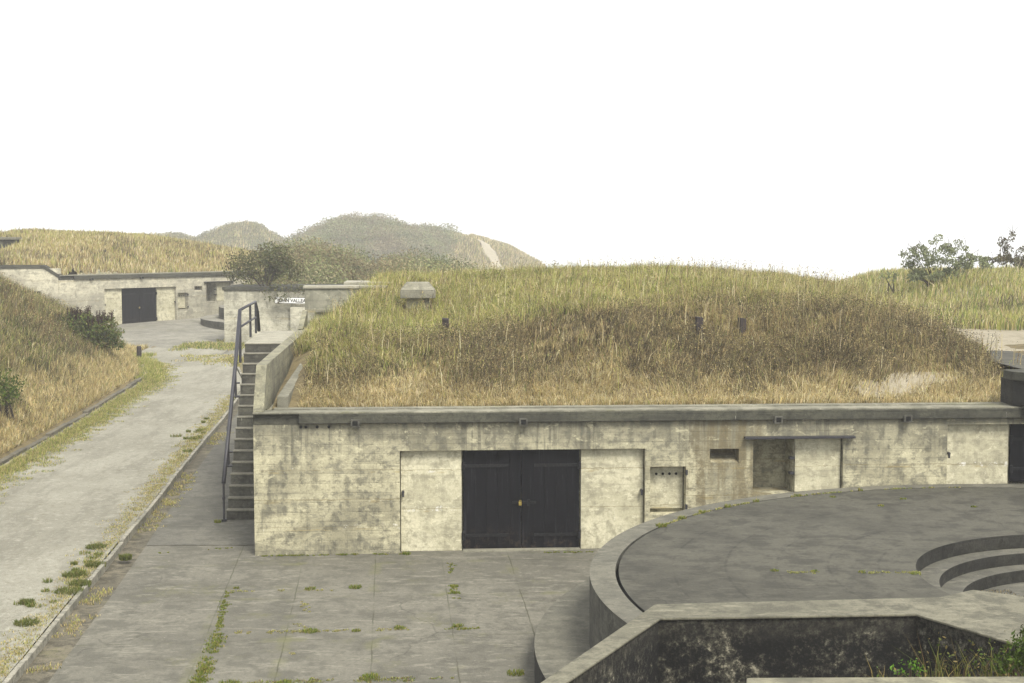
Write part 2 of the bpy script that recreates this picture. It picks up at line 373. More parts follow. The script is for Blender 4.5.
def mat_gravel():
    t = T('pale_gravel'); c = t.pos()
    big = t.noise(c, .22, 5, .6); med = t.noise(t.map(c, scale=(1.5, .32, 1), rot=(0, 0, -.1)), 1.0, 7, .72); f = t.noise(c, 9, 8, .8); g = t.noise(c, 3.2, 7, .75); v = t.voro(c, 26)
    col = t.mix(t.sm(big, .40, .60), (.255, .246, .198), (.20, .192, .152))
    col = t.mix(t.sm(med, .47, .60, 0, .6), col, (.145, .138, .108))
    col = t.mix(t.sm(g, .52, .62, 0, .5), col, (.31, .30, .245))
    col = t.mix(t.sm(f, .53, .60, 0, .75), col, (.17, .155, .115))
    col = t.mix(t.sm(f, .44, .37, 0, .7), col, (.36, .35, .285))
    col = t.mix(t.sm(v, .12, .35, .5, 0), col, (.15, .14, .105))
    sp = t.math('MULTIPLY', t.sm(t.noise(c, 4.5, 6, .8), .60, .66), t.sm(t.noise(c, .35, 3), .48, .6))
    col = t.mix(t.math('MULTIPLY', sp, .7), col, (.11, .09, .045))
    t.bump(t.math('ADD', f, t.math('MULTIPLY', v, .5)), .8, .04); return t.out(col, .95)
M['gravel'] = mat_gravel()
M['gutter'] = mat_slab('gutter_gravel', (.135, .12, .085), (.085, .077, .055), (.035, .032, .022), .9, moss=.8, scale=2.2)
M['kerb'] = mat_slab('kerb_concrete', (.27, .255, .205), (.17, .165, .13), (.07, .07, .055), .7, moss=.4, scale=3)
M['kerbd'] = mat_slab('dark_kerb_stone', (.14, .125, .09), (.09, .085, .065), (.05, .045, .035), .7, moss=.4, scale=3)

# palette (linear albedo)
STRAW, PALE, TAN, BROWN, DKBR, GREEN, YGREEN, OLIVE, RUST = (.36, .295, .145), (.52, .46, .29), (.25, .205, .105), (.115, .097, .058), (.06, .05, .034), (.095, .135, .035), (.235, .24, .07), (.14, .14, .06), (.14, .085, .042)
STRAW, PALE, TAN, BROWN, DKBR, GREEN, YGREEN, OLIVE, RUST = [tuple(min(.75, v * g) for v in c) for c, g in ((STRAW, 1.4), (PALE, 1.3), (TAN, 1.4), (BROWN, 1.35), (DKBR, 1.2), (GREEN, 1.5), (YGREEN, 1.55), (OLIVE, 1.5), (RUST, 1.3))]
PAL = [STRAW, PALE, TAN, BROWN, DKBR, GREEN, YGREEN, OLIVE, RUST]

# ---------------------------------------------------------------- camera, light, world
cam = bpy.data.cameras.new('camera'); camo = link(bpy.data.objects.new('camera', cam))
cam.sensor_width = 36; cam.lens = 36 * 1422 / 1024; cam.clip_start = .2; cam.clip_end = 3000
camo.location = (0, 0, 6); camo.rotation_euler = (R(90) - math.atan(103.5 / 1422), 0, 0)
SC.camera = camo
SUN_EL, SUN_AZ = 52, 150      # azimuth clockwise from +Y
W = bpy.data.worlds.new('World'); SC.world = W; W.use_nodes = True; wn = W.node_tree.nodes; wl = W.node_tree.links
sky = wn.new('ShaderNodeTexSky'); sky.sky_type = 'NISHITA'; sky.sun_disc = False
sky.sun_elevation = R(SUN_EL); sky.sun_rotation = R(SUN_AZ); sky.dust_density = 1.5; sky.air_density = 1.2; sky.ozone_density = 1
hs = wn.new('ShaderNodeHueSaturation'); hs.inputs['Saturation'].default_value = .07; wl.new(sky.outputs[0], hs.inputs['Color'])
oc = wn.new('ShaderNodeMix'); oc.data_type = 'RGBA'; oc.inputs[0].default_value = .8; wl.new(hs.outputs[0], oc.inputs[6]); oc.inputs[7].default_value = (4.4, 4.42, 4.45, 1)   # even cloud deck
wl.new(oc.outputs[2], wn['Background'].inputs[0]); wn['Background'].inputs[1].default_value = .15
sl = bpy.data.lights.new('sun', 'SUN'); sl.energy = 2.2; sl.angle = R(18); sl.color = (1, .95, .86)
so = link(bpy.data.objects.new('sun', sl)); so.rotation_euler = (R(90 - SUN_EL), 0, R(180 - SUN_AZ)); 
SC.view_settings.view_transform = 'Standard'; SC.view_settings.look = 'None'; SC.view_settings.exposure = 1.2; SC.view_settings.gamma = 1
SC.cycles.volume_bounces = 3; SC.cycles.max_bounces = 7; SC.cycles.diffuse_bounces = 3; SC.cycles.transparent_max_bounces = 6
SC.cycles.use_denoising = True

# ---------------------------------------------------------------- ground
def gz(y):
    y = np.asarray(y, float)
    z = -1.05 + .028 * y
    return np.where(y > 92, -1.05 + .028 * 92 - 3.2 * sstep(92, 180, y), z)
def gf(y): return float(gz(y))
xs = np.concatenate([np.linspace(-270, -60, 15), np.linspace(-50, 50, 61), np.linspace(60, 270, 15)])
ys = np.concatenate([np.linspace(-60, 0, 7), np.linspace(4, 160, 79), np.linspace(175, 330, 10)])
GX, GY = np.meshgrid(xs, ys)
tag(grid_mesh('ground', GX, GY, gz(GY) - .03 - 12 * sstep(98, 175, GY) * sstep(4, 16, GX) - 12 * sstep(306, 326, GY) * (1 - sstep(4, 16, GX)), M['ground']), kind='structure')

def sheet(name, L, Rr, dz, mat, sub=40, rough=0.0):
    """strip between two polylines of equal length (x,y), draped on the ground + dz"""
    L = np.array(L, float); Rr = np.array(Rr, float); n = 14
    tt = np.linspace(0, len(L) - 1, sub); Li = np.stack([np.interp(tt, range(len(L)), L[:, k]) for k in (0, 1)], 1)
    Ri = np.stack([np.interp(tt, range(len(L)), Rr[:, k]) for k in (0, 1)], 1)
    w = np.linspace(0, 1, n)[None, :, None]; P = Li[:, None] * (1 - w) + Ri[:, None] * w
    Z = gz(P[..., 1]) + dz
    if rough: Z = Z + rough * (fbm(P[..., 0], P[..., 1], 2.5, 4) - .5)
    return tag(grid_mesh(name, P[..., 0], P[..., 1], Z, mat), kind='structure')
# road left kerb line, right kerb line (measured on the photograph's ground plane)
LK = [(-12.6, 6), (-13.0, 26), (-13.33, 36.7), (-13.5, 42.2), (-13.76, 47.2), (-14.2, 55.0), (-15.4, 59.3), (-17.3, 62.5), (-22.5, 66.5)]
RK = [(-6.35, 6), (-7.25, 20.35), (-7.59, 24.65), (-8.17, 32.6), (-8.71, 38.84), (-9.18, 45.7), (-9.9, 53.0), (-11.3, 58.5), (-12.9, 63.2)]
def interp_line(Ln, ys_):
    a = np.array(Ln); return np.stack([np.interp(ys_, a[:, 1], a[:, 0]), ys_], 1)
yy = np.linspace(6, 66, 40)
sheet('road', interp_line(LK, yy), interp_line(RK, yy) - [.12, 0], .10, M['gravel'], 90, .03)
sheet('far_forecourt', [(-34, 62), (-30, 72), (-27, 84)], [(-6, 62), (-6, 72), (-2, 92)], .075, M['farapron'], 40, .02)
# gutter and apron
GE = [(-5.6, 6), (-6.78, 20.35), (-7.11, 24.65), (-7.40, 28.0), (-8.11, 35.5), (-8.8, 44.0), (-9.6, 52)]
sheet('gutter', interp_line(RK, np.linspace(6, 52, 40)) + [-.02, 0], interp_line(GE, np.linspace(6, 52, 40)) + [.05, 0], -.012, M['gutter'], 60, .012)
ye = np.linspace(6, 28.6, 20)
sheet('apron', interp_line(GE, ye), np.stack([np.full(20, 14.), ye], 1), .0, M['apron'], 30)
ye = np.linspace(28.62, 52, 20)
sheet('side_apron', interp_line(GE, ye), np.stack([np.full(20, -4.9), ye], 1), .004, M['apron2'], 30)

def kerb(name, pts, w, z0, z1, mat, jit=.0, step=1.2, side=1):
    a = np.array(pts, float); d = np.r_[0, np.cumsum(np.hypot(*np.diff(a, axis=0).T))]
    s = np.arange(0, d[-1], step); x = np.interp(s, d, a[:, 0]); y = np.interp(s, d, a[:, 1]); mb = MB()
    for i in range(len(s) - 1):
        p = np.array([x[i], y[i]]); q = np.array([x[i + 1], y[i + 1]]); t = (q - p) / np.hypot(*(q - p)); nn = np.array([-t[1], t[0]]) * w
        o = nn * random.uniform(-jit, jit); p = p + t * .004; q = q - t * .012; hz = random.uniform(-jit, jit) * .15
        pl = [p + o, q + o, q + nn + o, p + nn + o]
        mb.prism([tuple(k) for k in pl], [gf(k[1]) + z0 for k in pl], [gf(k[1]) + z1 + hz for k in pl])
    return tag(mb.build(name, mat, bevel=.012), kind='structure')
kerb('kerb', [(p[0], p[1]) for p in RK[:-1]], .085, -.2, .13, M['kerb'], .12, 1.5)
kerb('kerb', [(p[0], p[1]) for p in LK[:-2]], .16, -.2, .17, M['kerbd'], .25, 1.1)

# ---------------------------------------------------------------- the battery building (front wall with its openings)
TH = R(3.743); OX, OY = -5.09, 27.77
LC = Matrix.Translation((OX, OY, 0)) @ Matrix.Rotation(TH, 4, 'Z')
def loc2w(u, v):
    return OX + math.cos(TH) * u - math.sin(TH) * v, OY + math.sin(TH) * u + math.cos(TH) * v
def w2loc(x, y):
    dx = x - OX; dy = y - OY; return math.cos(TH) * dx + math.sin(TH) * dy, -math.sin(TH) * dx + math.cos(TH) * dy

def wall_grid(us, zs, depth, back):
    """front face at v=depth(u,z) per cell, with reveals"""
    mb = MB(); nu, nz = len(us) - 1, len(zs) - 1
    D = [[depth((us[i] + us[i + 1]) / 2, (zs[j] + zs[j + 1]) / 2) for j in range(nz)] for i in range(nu)]
    for i in range(nu):
        for j in range(nz):
            u0, u1, z0, z1, d = us[i], us[i + 1], zs[j], zs[j + 1], D[i][j]
            mb.add([(u0, d, z0), (u1, d, z0), (u1, d, z1), (u0, d, z1)], [(0, 1, 2, 3)])
            if i + 1 < nu and D[i + 1][j] != d:
                e = D[i + 1][j]; mb.add([(u1, d, z0), (u1, e, z0), (u1, e, z1), (u1, d, z1)], [(0, 1, 2, 3)])
            if j + 1 < nz and D[i][j + 1] != d:
                e = D[i][j + 1]; mb.add([(u0, d, z1), (u1, d, z1), (u1, e, z1), (u0, e, z1)], [(0, 1, 2, 3)])
    U0, U1, Z0, Z1 = us[0], us[-1], zs[0], zs[-1]; d0 = D[0][0]
    mb.add([(U0, 0, Z0), (U0, back, Z0), (U0, back, Z1), (U0, 0, Z1)], [(0, 3, 2, 1)])
    mb.add([(U1, 0, Z0), (U1, back, Z0), (U1, back, Z1), (U1, 0, Z1)], [(0, 1, 2, 3)])
    mb.add([(U0, 0, Z1), (U1, 0, Z1), (U1, back, Z1), (U0, back, Z1)], [(0, 1, 2, 3)])
    return mb

def front_parts(root, z0, zg, mats, U_END=18.2, detail=True):
    """z0: height of the local zero; all heights below are written for the near battery"""
    wm, pm, cm, ct = mats
    ops = [(2.87, 4.12, -1, 1.79, .26), (4.12, 6.48, -1, 1.79, .75), (6.48, 7.78, -1, 1.79, .26), (7.88, 8.61, .45, 1.42, .32), (9.09, 9.68, 1.48, 1.77, .42),
           (9.97, 10.84, .84, 1.96, .85), (10.84, 11.82, .84, 1.96, .22), (13.97, 15.36, -1, 2.22, .24), (15.36, 17.6, -1, 2.22, .6)]
    us = sorted({0, U_END, *[o[0] for o in ops], *[o[1] for o in ops]}); zs = sorted({-.7, 2.33, *[o[2] for o in ops if o[2] > -.7], *[o[3] for o in ops]})
    def dep(u, z):
        for a, b, c, d, e in ops:
            if a < u < b and c < z < d: return e
        return 0.0
    w = wall_grid(us, zs, dep, .64).build('front_wall', wm, root)
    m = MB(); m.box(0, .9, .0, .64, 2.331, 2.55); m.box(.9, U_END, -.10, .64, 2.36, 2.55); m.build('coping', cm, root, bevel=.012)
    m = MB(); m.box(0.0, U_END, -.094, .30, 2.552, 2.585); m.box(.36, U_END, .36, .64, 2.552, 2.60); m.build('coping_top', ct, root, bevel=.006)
    # frieze course that closes the gap under the coping
    m = MB(); m.box(.9, U_END, .012, .6, 2.331, 2.36); m.build('frieze', wm, root)
    # pale panels beside the door
    for a, b in ((2.885, 4.10), (6.50, 7.765), (13.99, 15.30)):
        zt = 1.775 if a < 10 else 2.2
        m = MB(); m.box(a, b, .14, .25, zg, zt); m.build('panel', pm, root, bevel=.008)
    m = MB(); m.box(7.90, 8.585, .22, .31, .53, 1.405); pn = m.build('niche_panel', pm, root, bevel=.008)
    for k in range(4):
        m = MB(); m.tube([(8.04 + k * .135, .208, 1.24), (8.04 + k * .135, .218, 1.24)], .028, 10); m.build('hole', M['hole'], pn)
    m = MB(); m.hexa([(9.10, .02, 1.482), (9.67, .02, 1.482), (9.67, .41, 1.482), (9.10, .41, 1.482), (9.10, .02, 1.49), (9.67, .02, 1.49), (9.67, .41, 1.62), (9.10, .41, 1.62)]); m.build('sill', wm, root)
    m = MB(); m.box(10.86, 11.80, .11, .21, .86, 1.945); m.build('panel', pm, root, bevel=.008)
    for z in (1.21, 1.52):
        m = MB(); m.box(10.76, 10.86, .13, .26, z, z + .05); m.build('bracket', M['iron'], root)
    m = MB(); m.box(9.78, 12.03, -.14, .25, 1.975, 2.02); m.build('lintel', M['iron'], root, bevel=.006)
    for a in (2.0, 5.32, 10.45, 13.1)[:4 if detail else 2]:
        m = MB(); m.box(a - .085, a + .085, -.15, .02, 2.29, 2.44); dr = m.build('drain_spout', M['step'], root, bevel=.006); m = MB(); m.box(a - .05, a + .05, -.156, -.15, 2.32, 2.41); m.build('drain_hole', M['hole'], dr)
    if detail:
        for a in (.93, 1.03, 1.25, 1.48):
            m = MB(); m.tube([(a, -.012, 2.285), (a, .02, 2.285)], .03, 10); m.build('vent_hole', M['hole'], root)
    # knobs / hooks beside the panels
    for a, z in ((2.93, .95), (7.72, .93), (14.03, 1.62)):
        m = MB(); m.tube([(a, .15, z), (a, .03, z)], .028, 10); m.tube([(a, .04, z + .01), (a + .0, .04, z - .09)], .022, 8); m.build('door_hook', M['iron'], root)
    # hinges of the niche
    for z in (1.3, .6):
        m = MB(); m.box(8.60, 8.64, -.03, .05, z - .05, z + .05); m.build('hinge', M['iron'], root)
    # doors
    def door(u0, u1, zt, zb, vv, lock=True):
        md = (u0 + u1) / 2
        for k, (a, b) in enumerate(((u0 + .015, md - .006), (md + .006, u1 - .015))):
            m = MB(); m.box(a, b, vv, vv + .07, zb, zt - .015)
            for q in range(1, 5):
                x = a + (b - a) * q / 5; m.box(x - .006, x + .006, vv - .006, vv + .001, zb + .03, zt - .03)
            lf = m.build('door_leaf', M['door'], root, bevel=.006); lf['label'] = 'black steel door leaf with two strap hinges'
            for z in (zb + .36 * .75, zt - .34):
                m = MB(); h = a if k == 0 else b; sg = 1 if k == 0 else -1; L_ = (b - a) * .78
                m.hexa([(min(h, h + sg * L_), vv - .03, z - .03), (max(h, h + sg * L_), vv - .03, z - .03), (max(h, h + sg * L_), vv - .008, z - .03), (min(h, h + sg * L_), vv - .008, z - .03),
                        (min(h, h + sg * L_), vv - .03, z + .03), (max(h, h + sg * L_), vv - .03, z + .03), (max(h, h + sg * L_), vv - .008, z + .03), (min(h, h + sg * L_), vv - .008, z + .03)])
                m.tube([(h - sg * .0, vv - .05, z - .08), (h - sg * .0, vv - .05, z + .08)], .035, 10)
                m.build('strap_hinge', M['strap'], lf)
        if lock:
            z = zb + (zt - zb) * .46; m = MB(); m.box(md - .18, md + .30, vv - .035, vv - .006, z - .025, z + .025); m.box(md + .12, md + .17, vv - .06, vv - .03, z - .07, z + .06)
            hp = m.build('hasp', M['strap'], root)
            m = MB(); m.box(md - .055, md + .0, vv - .075, vv - .035, z - .05, z + .02)
            m.tube([(md - .045, vv - .055, z + .02), (md - .045, vv - .055, z + .05), (md - .01, vv - .055, z + .05), (md - .01, vv - .055, z + .02)], .006, 6); m.build('padlock', M['brass'], root)
    door(4.12, 6.48, 1.79, zg + .03, .17)
    door(15.36, 17.6, 2.22, 1.0, .2, False)
    m = MB(); m.box(4.12, 6.48, .0, .6, zg - .2, zg + .025); m.build('threshold', ct, root, bevel=.01)
    return w

bunker = empty('concrete_bunker', (OX, OY, 0), TH)
tag(bunker, 'long low weathered concrete bunker under the near grass mound, black double doors facing the apron', 'bunker', 'concrete battery bunkers')
front_parts(bunker, 0, -.26, (M['wall'], M['panel'], M['coping'], M['copetop']))
# left side wall beneath the stairs parapet
m = MB(); m.box(0.0, .30, .66, 12.0, -.6, 2.54)
m.build('side_wall', M['wall'], bunker)
m = MB()   # raking parapet then level parapet
m.prism([(.0, .0), (.21, .0), (.21, .0 + .66), (.0, .66)], 2.586, [2.60, 2.60, 3.46, 3.46])
m.prism([(.0, .662), (.21, .662), (.24, 6.75), (.0, 6.75)], 2.541, [3.46, 3.46, 3.52, 3.52])
m.prism([(.0, 6.752), (.24, 6.752), (.30, 11.8), (.02, 11.8)], 2.541, [3.52, 3.52, 3.56, 3.56])
m.build('side_parapet', M['side'], bunker, bevel=.015)
m = MB(); m.prism([(.40, .70), (.62, .70), (.76, 5.4), (.56, 5.4)], 2.3, [2.82, 2.82, 3.2, 3.2]); m.build('inner_kerb', M['copetop'], bunker, bevel=.02)
# raking coping joining the block wall
m = MB(); m.prism([(.02, 10.2), (.16, 10.2), (.16, 11.9), (.02, 11.9)], 3.57, [3.58, 3.58, 4.0, 4.0]); m.build('raking_coping', M['side'], bunker, bevel=.02)
# right wing: raised parapet that leans out over the far door
m = MB(); m.prism([(15.32, .02), (15.55, -.36), (19.2, -2.8), (19.2, .64), (15.32, .64)], 2.602, [3.12] * 5); m.build('wing_parapet', M['pitwall'], bunker, bevel=.01)  # near-black colour carries the shade on the wing's faces
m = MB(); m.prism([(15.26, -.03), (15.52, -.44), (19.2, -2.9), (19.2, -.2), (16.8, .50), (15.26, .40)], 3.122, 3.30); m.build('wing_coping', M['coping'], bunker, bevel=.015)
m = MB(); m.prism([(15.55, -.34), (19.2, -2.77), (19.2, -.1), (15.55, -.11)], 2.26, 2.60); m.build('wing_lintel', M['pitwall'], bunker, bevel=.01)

# ---------------------------------------------------------------- staircase
stair = empty('concrete_staircase', (OX, OY, 0), TH)
tag(stair, 'narrow dark concrete staircase climbing the left side wall of the near bunker', 'staircase')
uB, vB = w2loc(-6.27, 30.9); uT, vT = w2loc(-6.50, 34.5)
N = 16; zb, zt = -.19, 3.45
for i in range(N):
    t0 = i / (N - 1); v0 = vB + (vT - vB) * t0; v1 = vB + (vT - vB) * (i + 1) / (N - 1) if i < N - 1 else v0; z = zb + (zt - zb) * (i + 1) / N
    if i == N - 1: break
    uu = uB + (uT - uB) * t0
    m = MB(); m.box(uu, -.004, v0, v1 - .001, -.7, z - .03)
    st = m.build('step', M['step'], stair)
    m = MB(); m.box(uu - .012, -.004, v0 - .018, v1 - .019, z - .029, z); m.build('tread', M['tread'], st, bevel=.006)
m = MB(); m.prism([(uT, vT + .0), (-.004, vT + .0), (-.004, 11.4), (uT - .05, 11.4)], -.7, zt - .03); ld = m.build('landing', M['step'], stair)
m = MB(); m.prism([(uT - .015, vT - .015), (-.004, vT - .015), (-.004, 11.4), (uT - .065, 11.4)], zt - .029, zt + .0); m.build('landing_top', M['landing'], ld, bevel=.006)

rail = empty('pipe_handrail', (OX, OY, 0), TH)
tag(rail, 'dark iron pipe handrail running up the staircase and along its landing', 'handrail')
def rp(x, y, z): u, v = w2loc(x, y); return (u, v, z)
A0 = rp(-6.56, 34.2, 3.0); A1 = rp(-6.55, 34.2, 4.27)
low = rp(-6.30, 30.75, -.19); lowt = rp(-6.30, 30.75, .66)
m = MB(); m.tube([lowt, rp(-6.36, 31.6, 1.52), rp(-6.45, 33.0, 3.0), A1], .045, 12); m.build('stair_rail', M['rail_grey'], rail, smooth=True)
m = MB(); m.tube([low, lowt], .024, 10); m.tube([(low[0], low[1], .30), (low[0], low[1], .36)], .036, 10); m.tube([(low[0], low[1], -.19), (low[0], low[1], -.13)], .06, 10); m.build('post', M['iron'], rail)
for f in (.27, .66):
    v = vB + (vT - vB) * f; x0 = uB + (uT - uB) * f - .035; z = zb + (zt - zb) * f + .05
    m = MB(); m.tube([(x0 - .05, v, z + .92), (x0 - .04, v, z + .15), (x0 - .04, v, z)], .026, 8); m.tube([(x0 - .07, v, z + .02), (x0 + .05, v, z + .02)], .03, 8)
    m.tube([(x0 - .05, v, z + .34), (x0 + .06, v, z + .34)], .022, 8); m.build('post', M['iron'], rail)
tops = [A1, rp(-6.80, 36.9, 4.28), rp(-6.93, 38.4, 4.28)]
m = MB(); m.tube([A0, A1], .033, 10); m.build('post', M['iron'], rail)
for p in tops[1:]:
    m = MB(); m.tube([(p[0], p[1], 3.43), p], .03, 10); m.build('post', M['iron'], rail)
m = MB(); e = rp(-7.08, 39.7, 3.43); m.tube([tops[2], (tops[2][0] + .02, tops[2][1] + .3, 4.0), e], [.03, .04, .05], 10); m.build('brace', M['iron'], rail)
m = MB(); m.tube(tops, .034, 12); m.build('top_rail', M['rail_grey'], rail, smooth=True)
m = MB(); m.tube([(p[0], p[1], 3.86) for p in tops], .028, 10); m.build('middle_rail', M['rail_grey'], rail, smooth=True)

# block wall behind the landing
bw = empty('retaining_wall', (OX, OY, 0), TH)
tag(bw, 'short grey concrete retaining wall at the far end of the stair landing, half buried by grass', 'wall')
ub, vb = w2loc(-5.82, 39.9)
m = MB(); m.box(ub, ub + 2.3, vb, vb + .55, -.5, 4.58); m.build('wall', M['block'], bw, bevel=.02)
m = MB(); m.box(ub - .04, ub + 2.3, vb - .05, vb + .6, 4.584, 4.66); m.build('cap', M['landing'], bw, bevel=.015)
m = MB(); m.box(ub + 1.05, ub + 2.4, vb + .75, vb + 2.4, 3.0, 4.74); m.build('rear_slab', M['landing'], bw, bevel=.02)
m = MB(); m.box(ub + .3, ub + 1.9, vb - .10, vb - .004, 3.92, 3.97); m.build('ledge', M['copetop'], bw)

# ---------------------------------------------------------------- gun platform
PC = (9.3, 20.55); RO, RG, RD, RP_ = 8.15, 7.765, 7.715, 3.25
gp = empty('gun_platform', (PC[0], PC[1], 0))
tag(gp, 'broad round concrete gun platform with a stepped circular pit, standing before the bunker', 'gun platform')
def ring(name, r0, r1, z0, z1, mats, a0=0, a1=360, n=160, top_n=3, parent=gp, bot=True):
    """annulus; mats = (top, side). Faces: top, outer side, inner side"""
    mb = MB(); full = abs(a1 - a0) >= 359.9; k = n if full else n + 1
    an = [R(a0 + (a1 - a0) * i / n) for i in range(k)]; rs = [r0 + (r1 - r0) * j / top_n for j in range(top_n + 1)]
    vs = [(r * math.cos(a), r * math.sin(a), z1) for a in an for r in rs] + [(r1 * math.cos(a), r1 * math.sin(a), z0) for a in an] + [(r0 * math.cos(a), r0 * math.sin(a), z0) for a in an]
    K = top_n + 1; T1 = k * K; fs = []; 
    mb.v = vs
    for i in range(n):
        j = (i + 1) % k
        for q in range(top_n): mb.f.append([i * K + q, i * K + q + 1, j * K + q + 1, j * K + q]); mb.m.append(0)
        mb.f.append([i * K + top_n, T1 + i, T1 + j, j * K + top_n]); mb.m.append(1)
        if r0 > 0: mb.f.append([T1 + k + i, i * K, j * K, T1 + k + j]); mb.m.append(1)
    o = mb.build(name, list(mats), parent); return o
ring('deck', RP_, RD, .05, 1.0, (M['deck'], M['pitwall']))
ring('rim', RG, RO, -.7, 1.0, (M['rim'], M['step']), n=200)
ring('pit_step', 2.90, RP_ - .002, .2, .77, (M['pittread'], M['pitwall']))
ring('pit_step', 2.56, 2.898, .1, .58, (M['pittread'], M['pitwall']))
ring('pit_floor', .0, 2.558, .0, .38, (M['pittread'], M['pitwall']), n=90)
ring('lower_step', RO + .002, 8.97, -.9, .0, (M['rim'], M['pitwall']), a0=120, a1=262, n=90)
# deck infill between circle and the bunker
c0 = w2loc(*PC)
m = MB()
pts = []
for k in range(0, 31):
    a = R(90 + 3.743 - 3 * k); pts.append((RO * 1.001 * math.cos(a), RO * 1.001 * math.sin(a)))
def L2P(u, v): x, y = loc2w(u, v); return (x - PC[0], y - PC[1])
poly = pts + [L2P(24, c0[1]), L2P(24, -.003)]
m.prism(poly, .3, .992); m.build('rear_deck', [M['deck']], gp)

# the deck, rim and lower step stop at the parapet that stands across them
def cut(o, lines, drop):
    bm = bmesh.new(); bm.from_mesh(o.data)
    for (x0, y0, x1, y1) in lines:
        d = Vector((x1 - x0, y1 - y0, 0)).normalized()
        bmesh.ops.bisect_plane(bm, geom=bm.verts[:] + bm.edges[:] + bm.faces[:], plane_co=(x0 - PC[0], y0 - PC[1], 0), plane_no=(-d.y, d.x, 0))
    kill = [f for f in bm.faces if drop(f.calc_center_median().x + PC[0], f.calc_center_median().y + PC[1])]
    bmesh.ops.delete(bm, geom=kill, context='FACES'); bm.to_mesh(o.data); bm.free()
SLN = (1.82, 17.5, 5.3, 17.78); LOWL = (5.3, 16.95, 12, 16.95); DIA = (.42, 14.6, 1.82, 17.5)
def below(l, x, y): return y < l[1] + (l[3] - l[1]) / (l[2] - l[0]) * (x - l[0])
def right(l, x, y): return x > l[0] + (l[2] - l[0]) / (l[3] - l[1]) * (y - l[1])
for o in list(gp.children):
    nm = o.name.split('.')[0]
    if nm in ('deck', 'rim'): cut(o, [SLN, LOWL, (6.2, 0, 6.2, 1)], lambda x, y: below(SLN, x, y) if x < 6.2 else below(LOWL, x, y))
    if nm == 'lower_step': cut(o, [DIA], lambda x, y: right(DIA, x, y))
# front parapet
par = empty('concrete_parapet', (0, 0, 0))
tag(par, 'thick black stained concrete parapet with pale top, in the foreground at the platform edge', 'parapet')
zp = 1.35
top = [(-.95, 12.0), (.29, 14.6), (1.82, 17.82), (5.55, 18.18), (6.11, 18.57), (6.55, 18.30), (7.3, 17.55), (8.6, 17.0), (10.6, 16.7), (10.6, 11.0), (8.2, 11.9), (5.69, 16.2), (5.01, 17.34), (1.82, 17.15), (.56, 14.6), (-.75, 12.0)]
m = MB(); m.prism(top, zp - .03, zp); m.build('coping', M['partop'], par, bevel=.012)
ins = [(-.93, 12.06), (.315, 14.61), (1.845, 17.78), (5.55, 18.14), (6.10, 18.52), (6.55, 18.25), (7.3, 17.5), (8.6, 16.96), (10.55, 16.6), (10.55, 11.1), (8.23, 12.0), (5.725, 16.215), (5.03, 17.375), (1.80, 17.185), (.535, 14.59), (-.76, 12.06)]
m = MB(); m.prism(ins, -1.2, zp - .031); m.build('wall', M['black'], par)

# near ledge below the photographer
m = MB(); m.prism([(1.1, 8.0), (5.2, 8.1), (5.2, 7.2), (1.1, 7.2)], 2.95, 3.48)
m2 = MB(); m2.prism([(-6, 7.0), (9, 7.0), (9, -6), (-6, -6)], -1.5, 3.0)
lg = empty('concrete_ledge', (0, 0, 0)); tag(lg, 'plain grey concrete ledge along the bottom right edge of the photo', 'ledge')
m = MB(); m.prism([(1.35, 8.04), (9, 8.16), (9, 7.0), (1.2, 7.0)], 2.9, 3.475); m.build('coping', M['side'], lg, bevel=.02)
m = MB(); m.prism([(1.35, 7.9), (9, 8.0), (9, -5), (-3, -5), (-3, 5.0), (1.2, 5.2)], -1.5, 2.895); m.build('base', M['step'], lg)

# vent cap
vt = empty('ventilator', (-2.47, 37.3, 3.98), R(4)); tag(vt, 'squat concrete ventilator with a hipped cap, rising from the near mound', 'ventilator')
m = MB(); m.box(-.30, .30, -.3, .3, -.6, .50); m.build('shaft', M['side'], vt, bevel=.01)
m = MB(); m.box(-.46, .46, -.46, .46, .46, .66)
m.hexa([(-.46, -.46, .662), (.46, -.46, .662), (.46, .46, .662), (-.46, .46, .662), (-.29, -.29, .87), (.29, -.29, .87), (.29, .29, .87), (-.29, .29, .87)])
m.build('cap', M['copetop'], vt, bevel=.02)
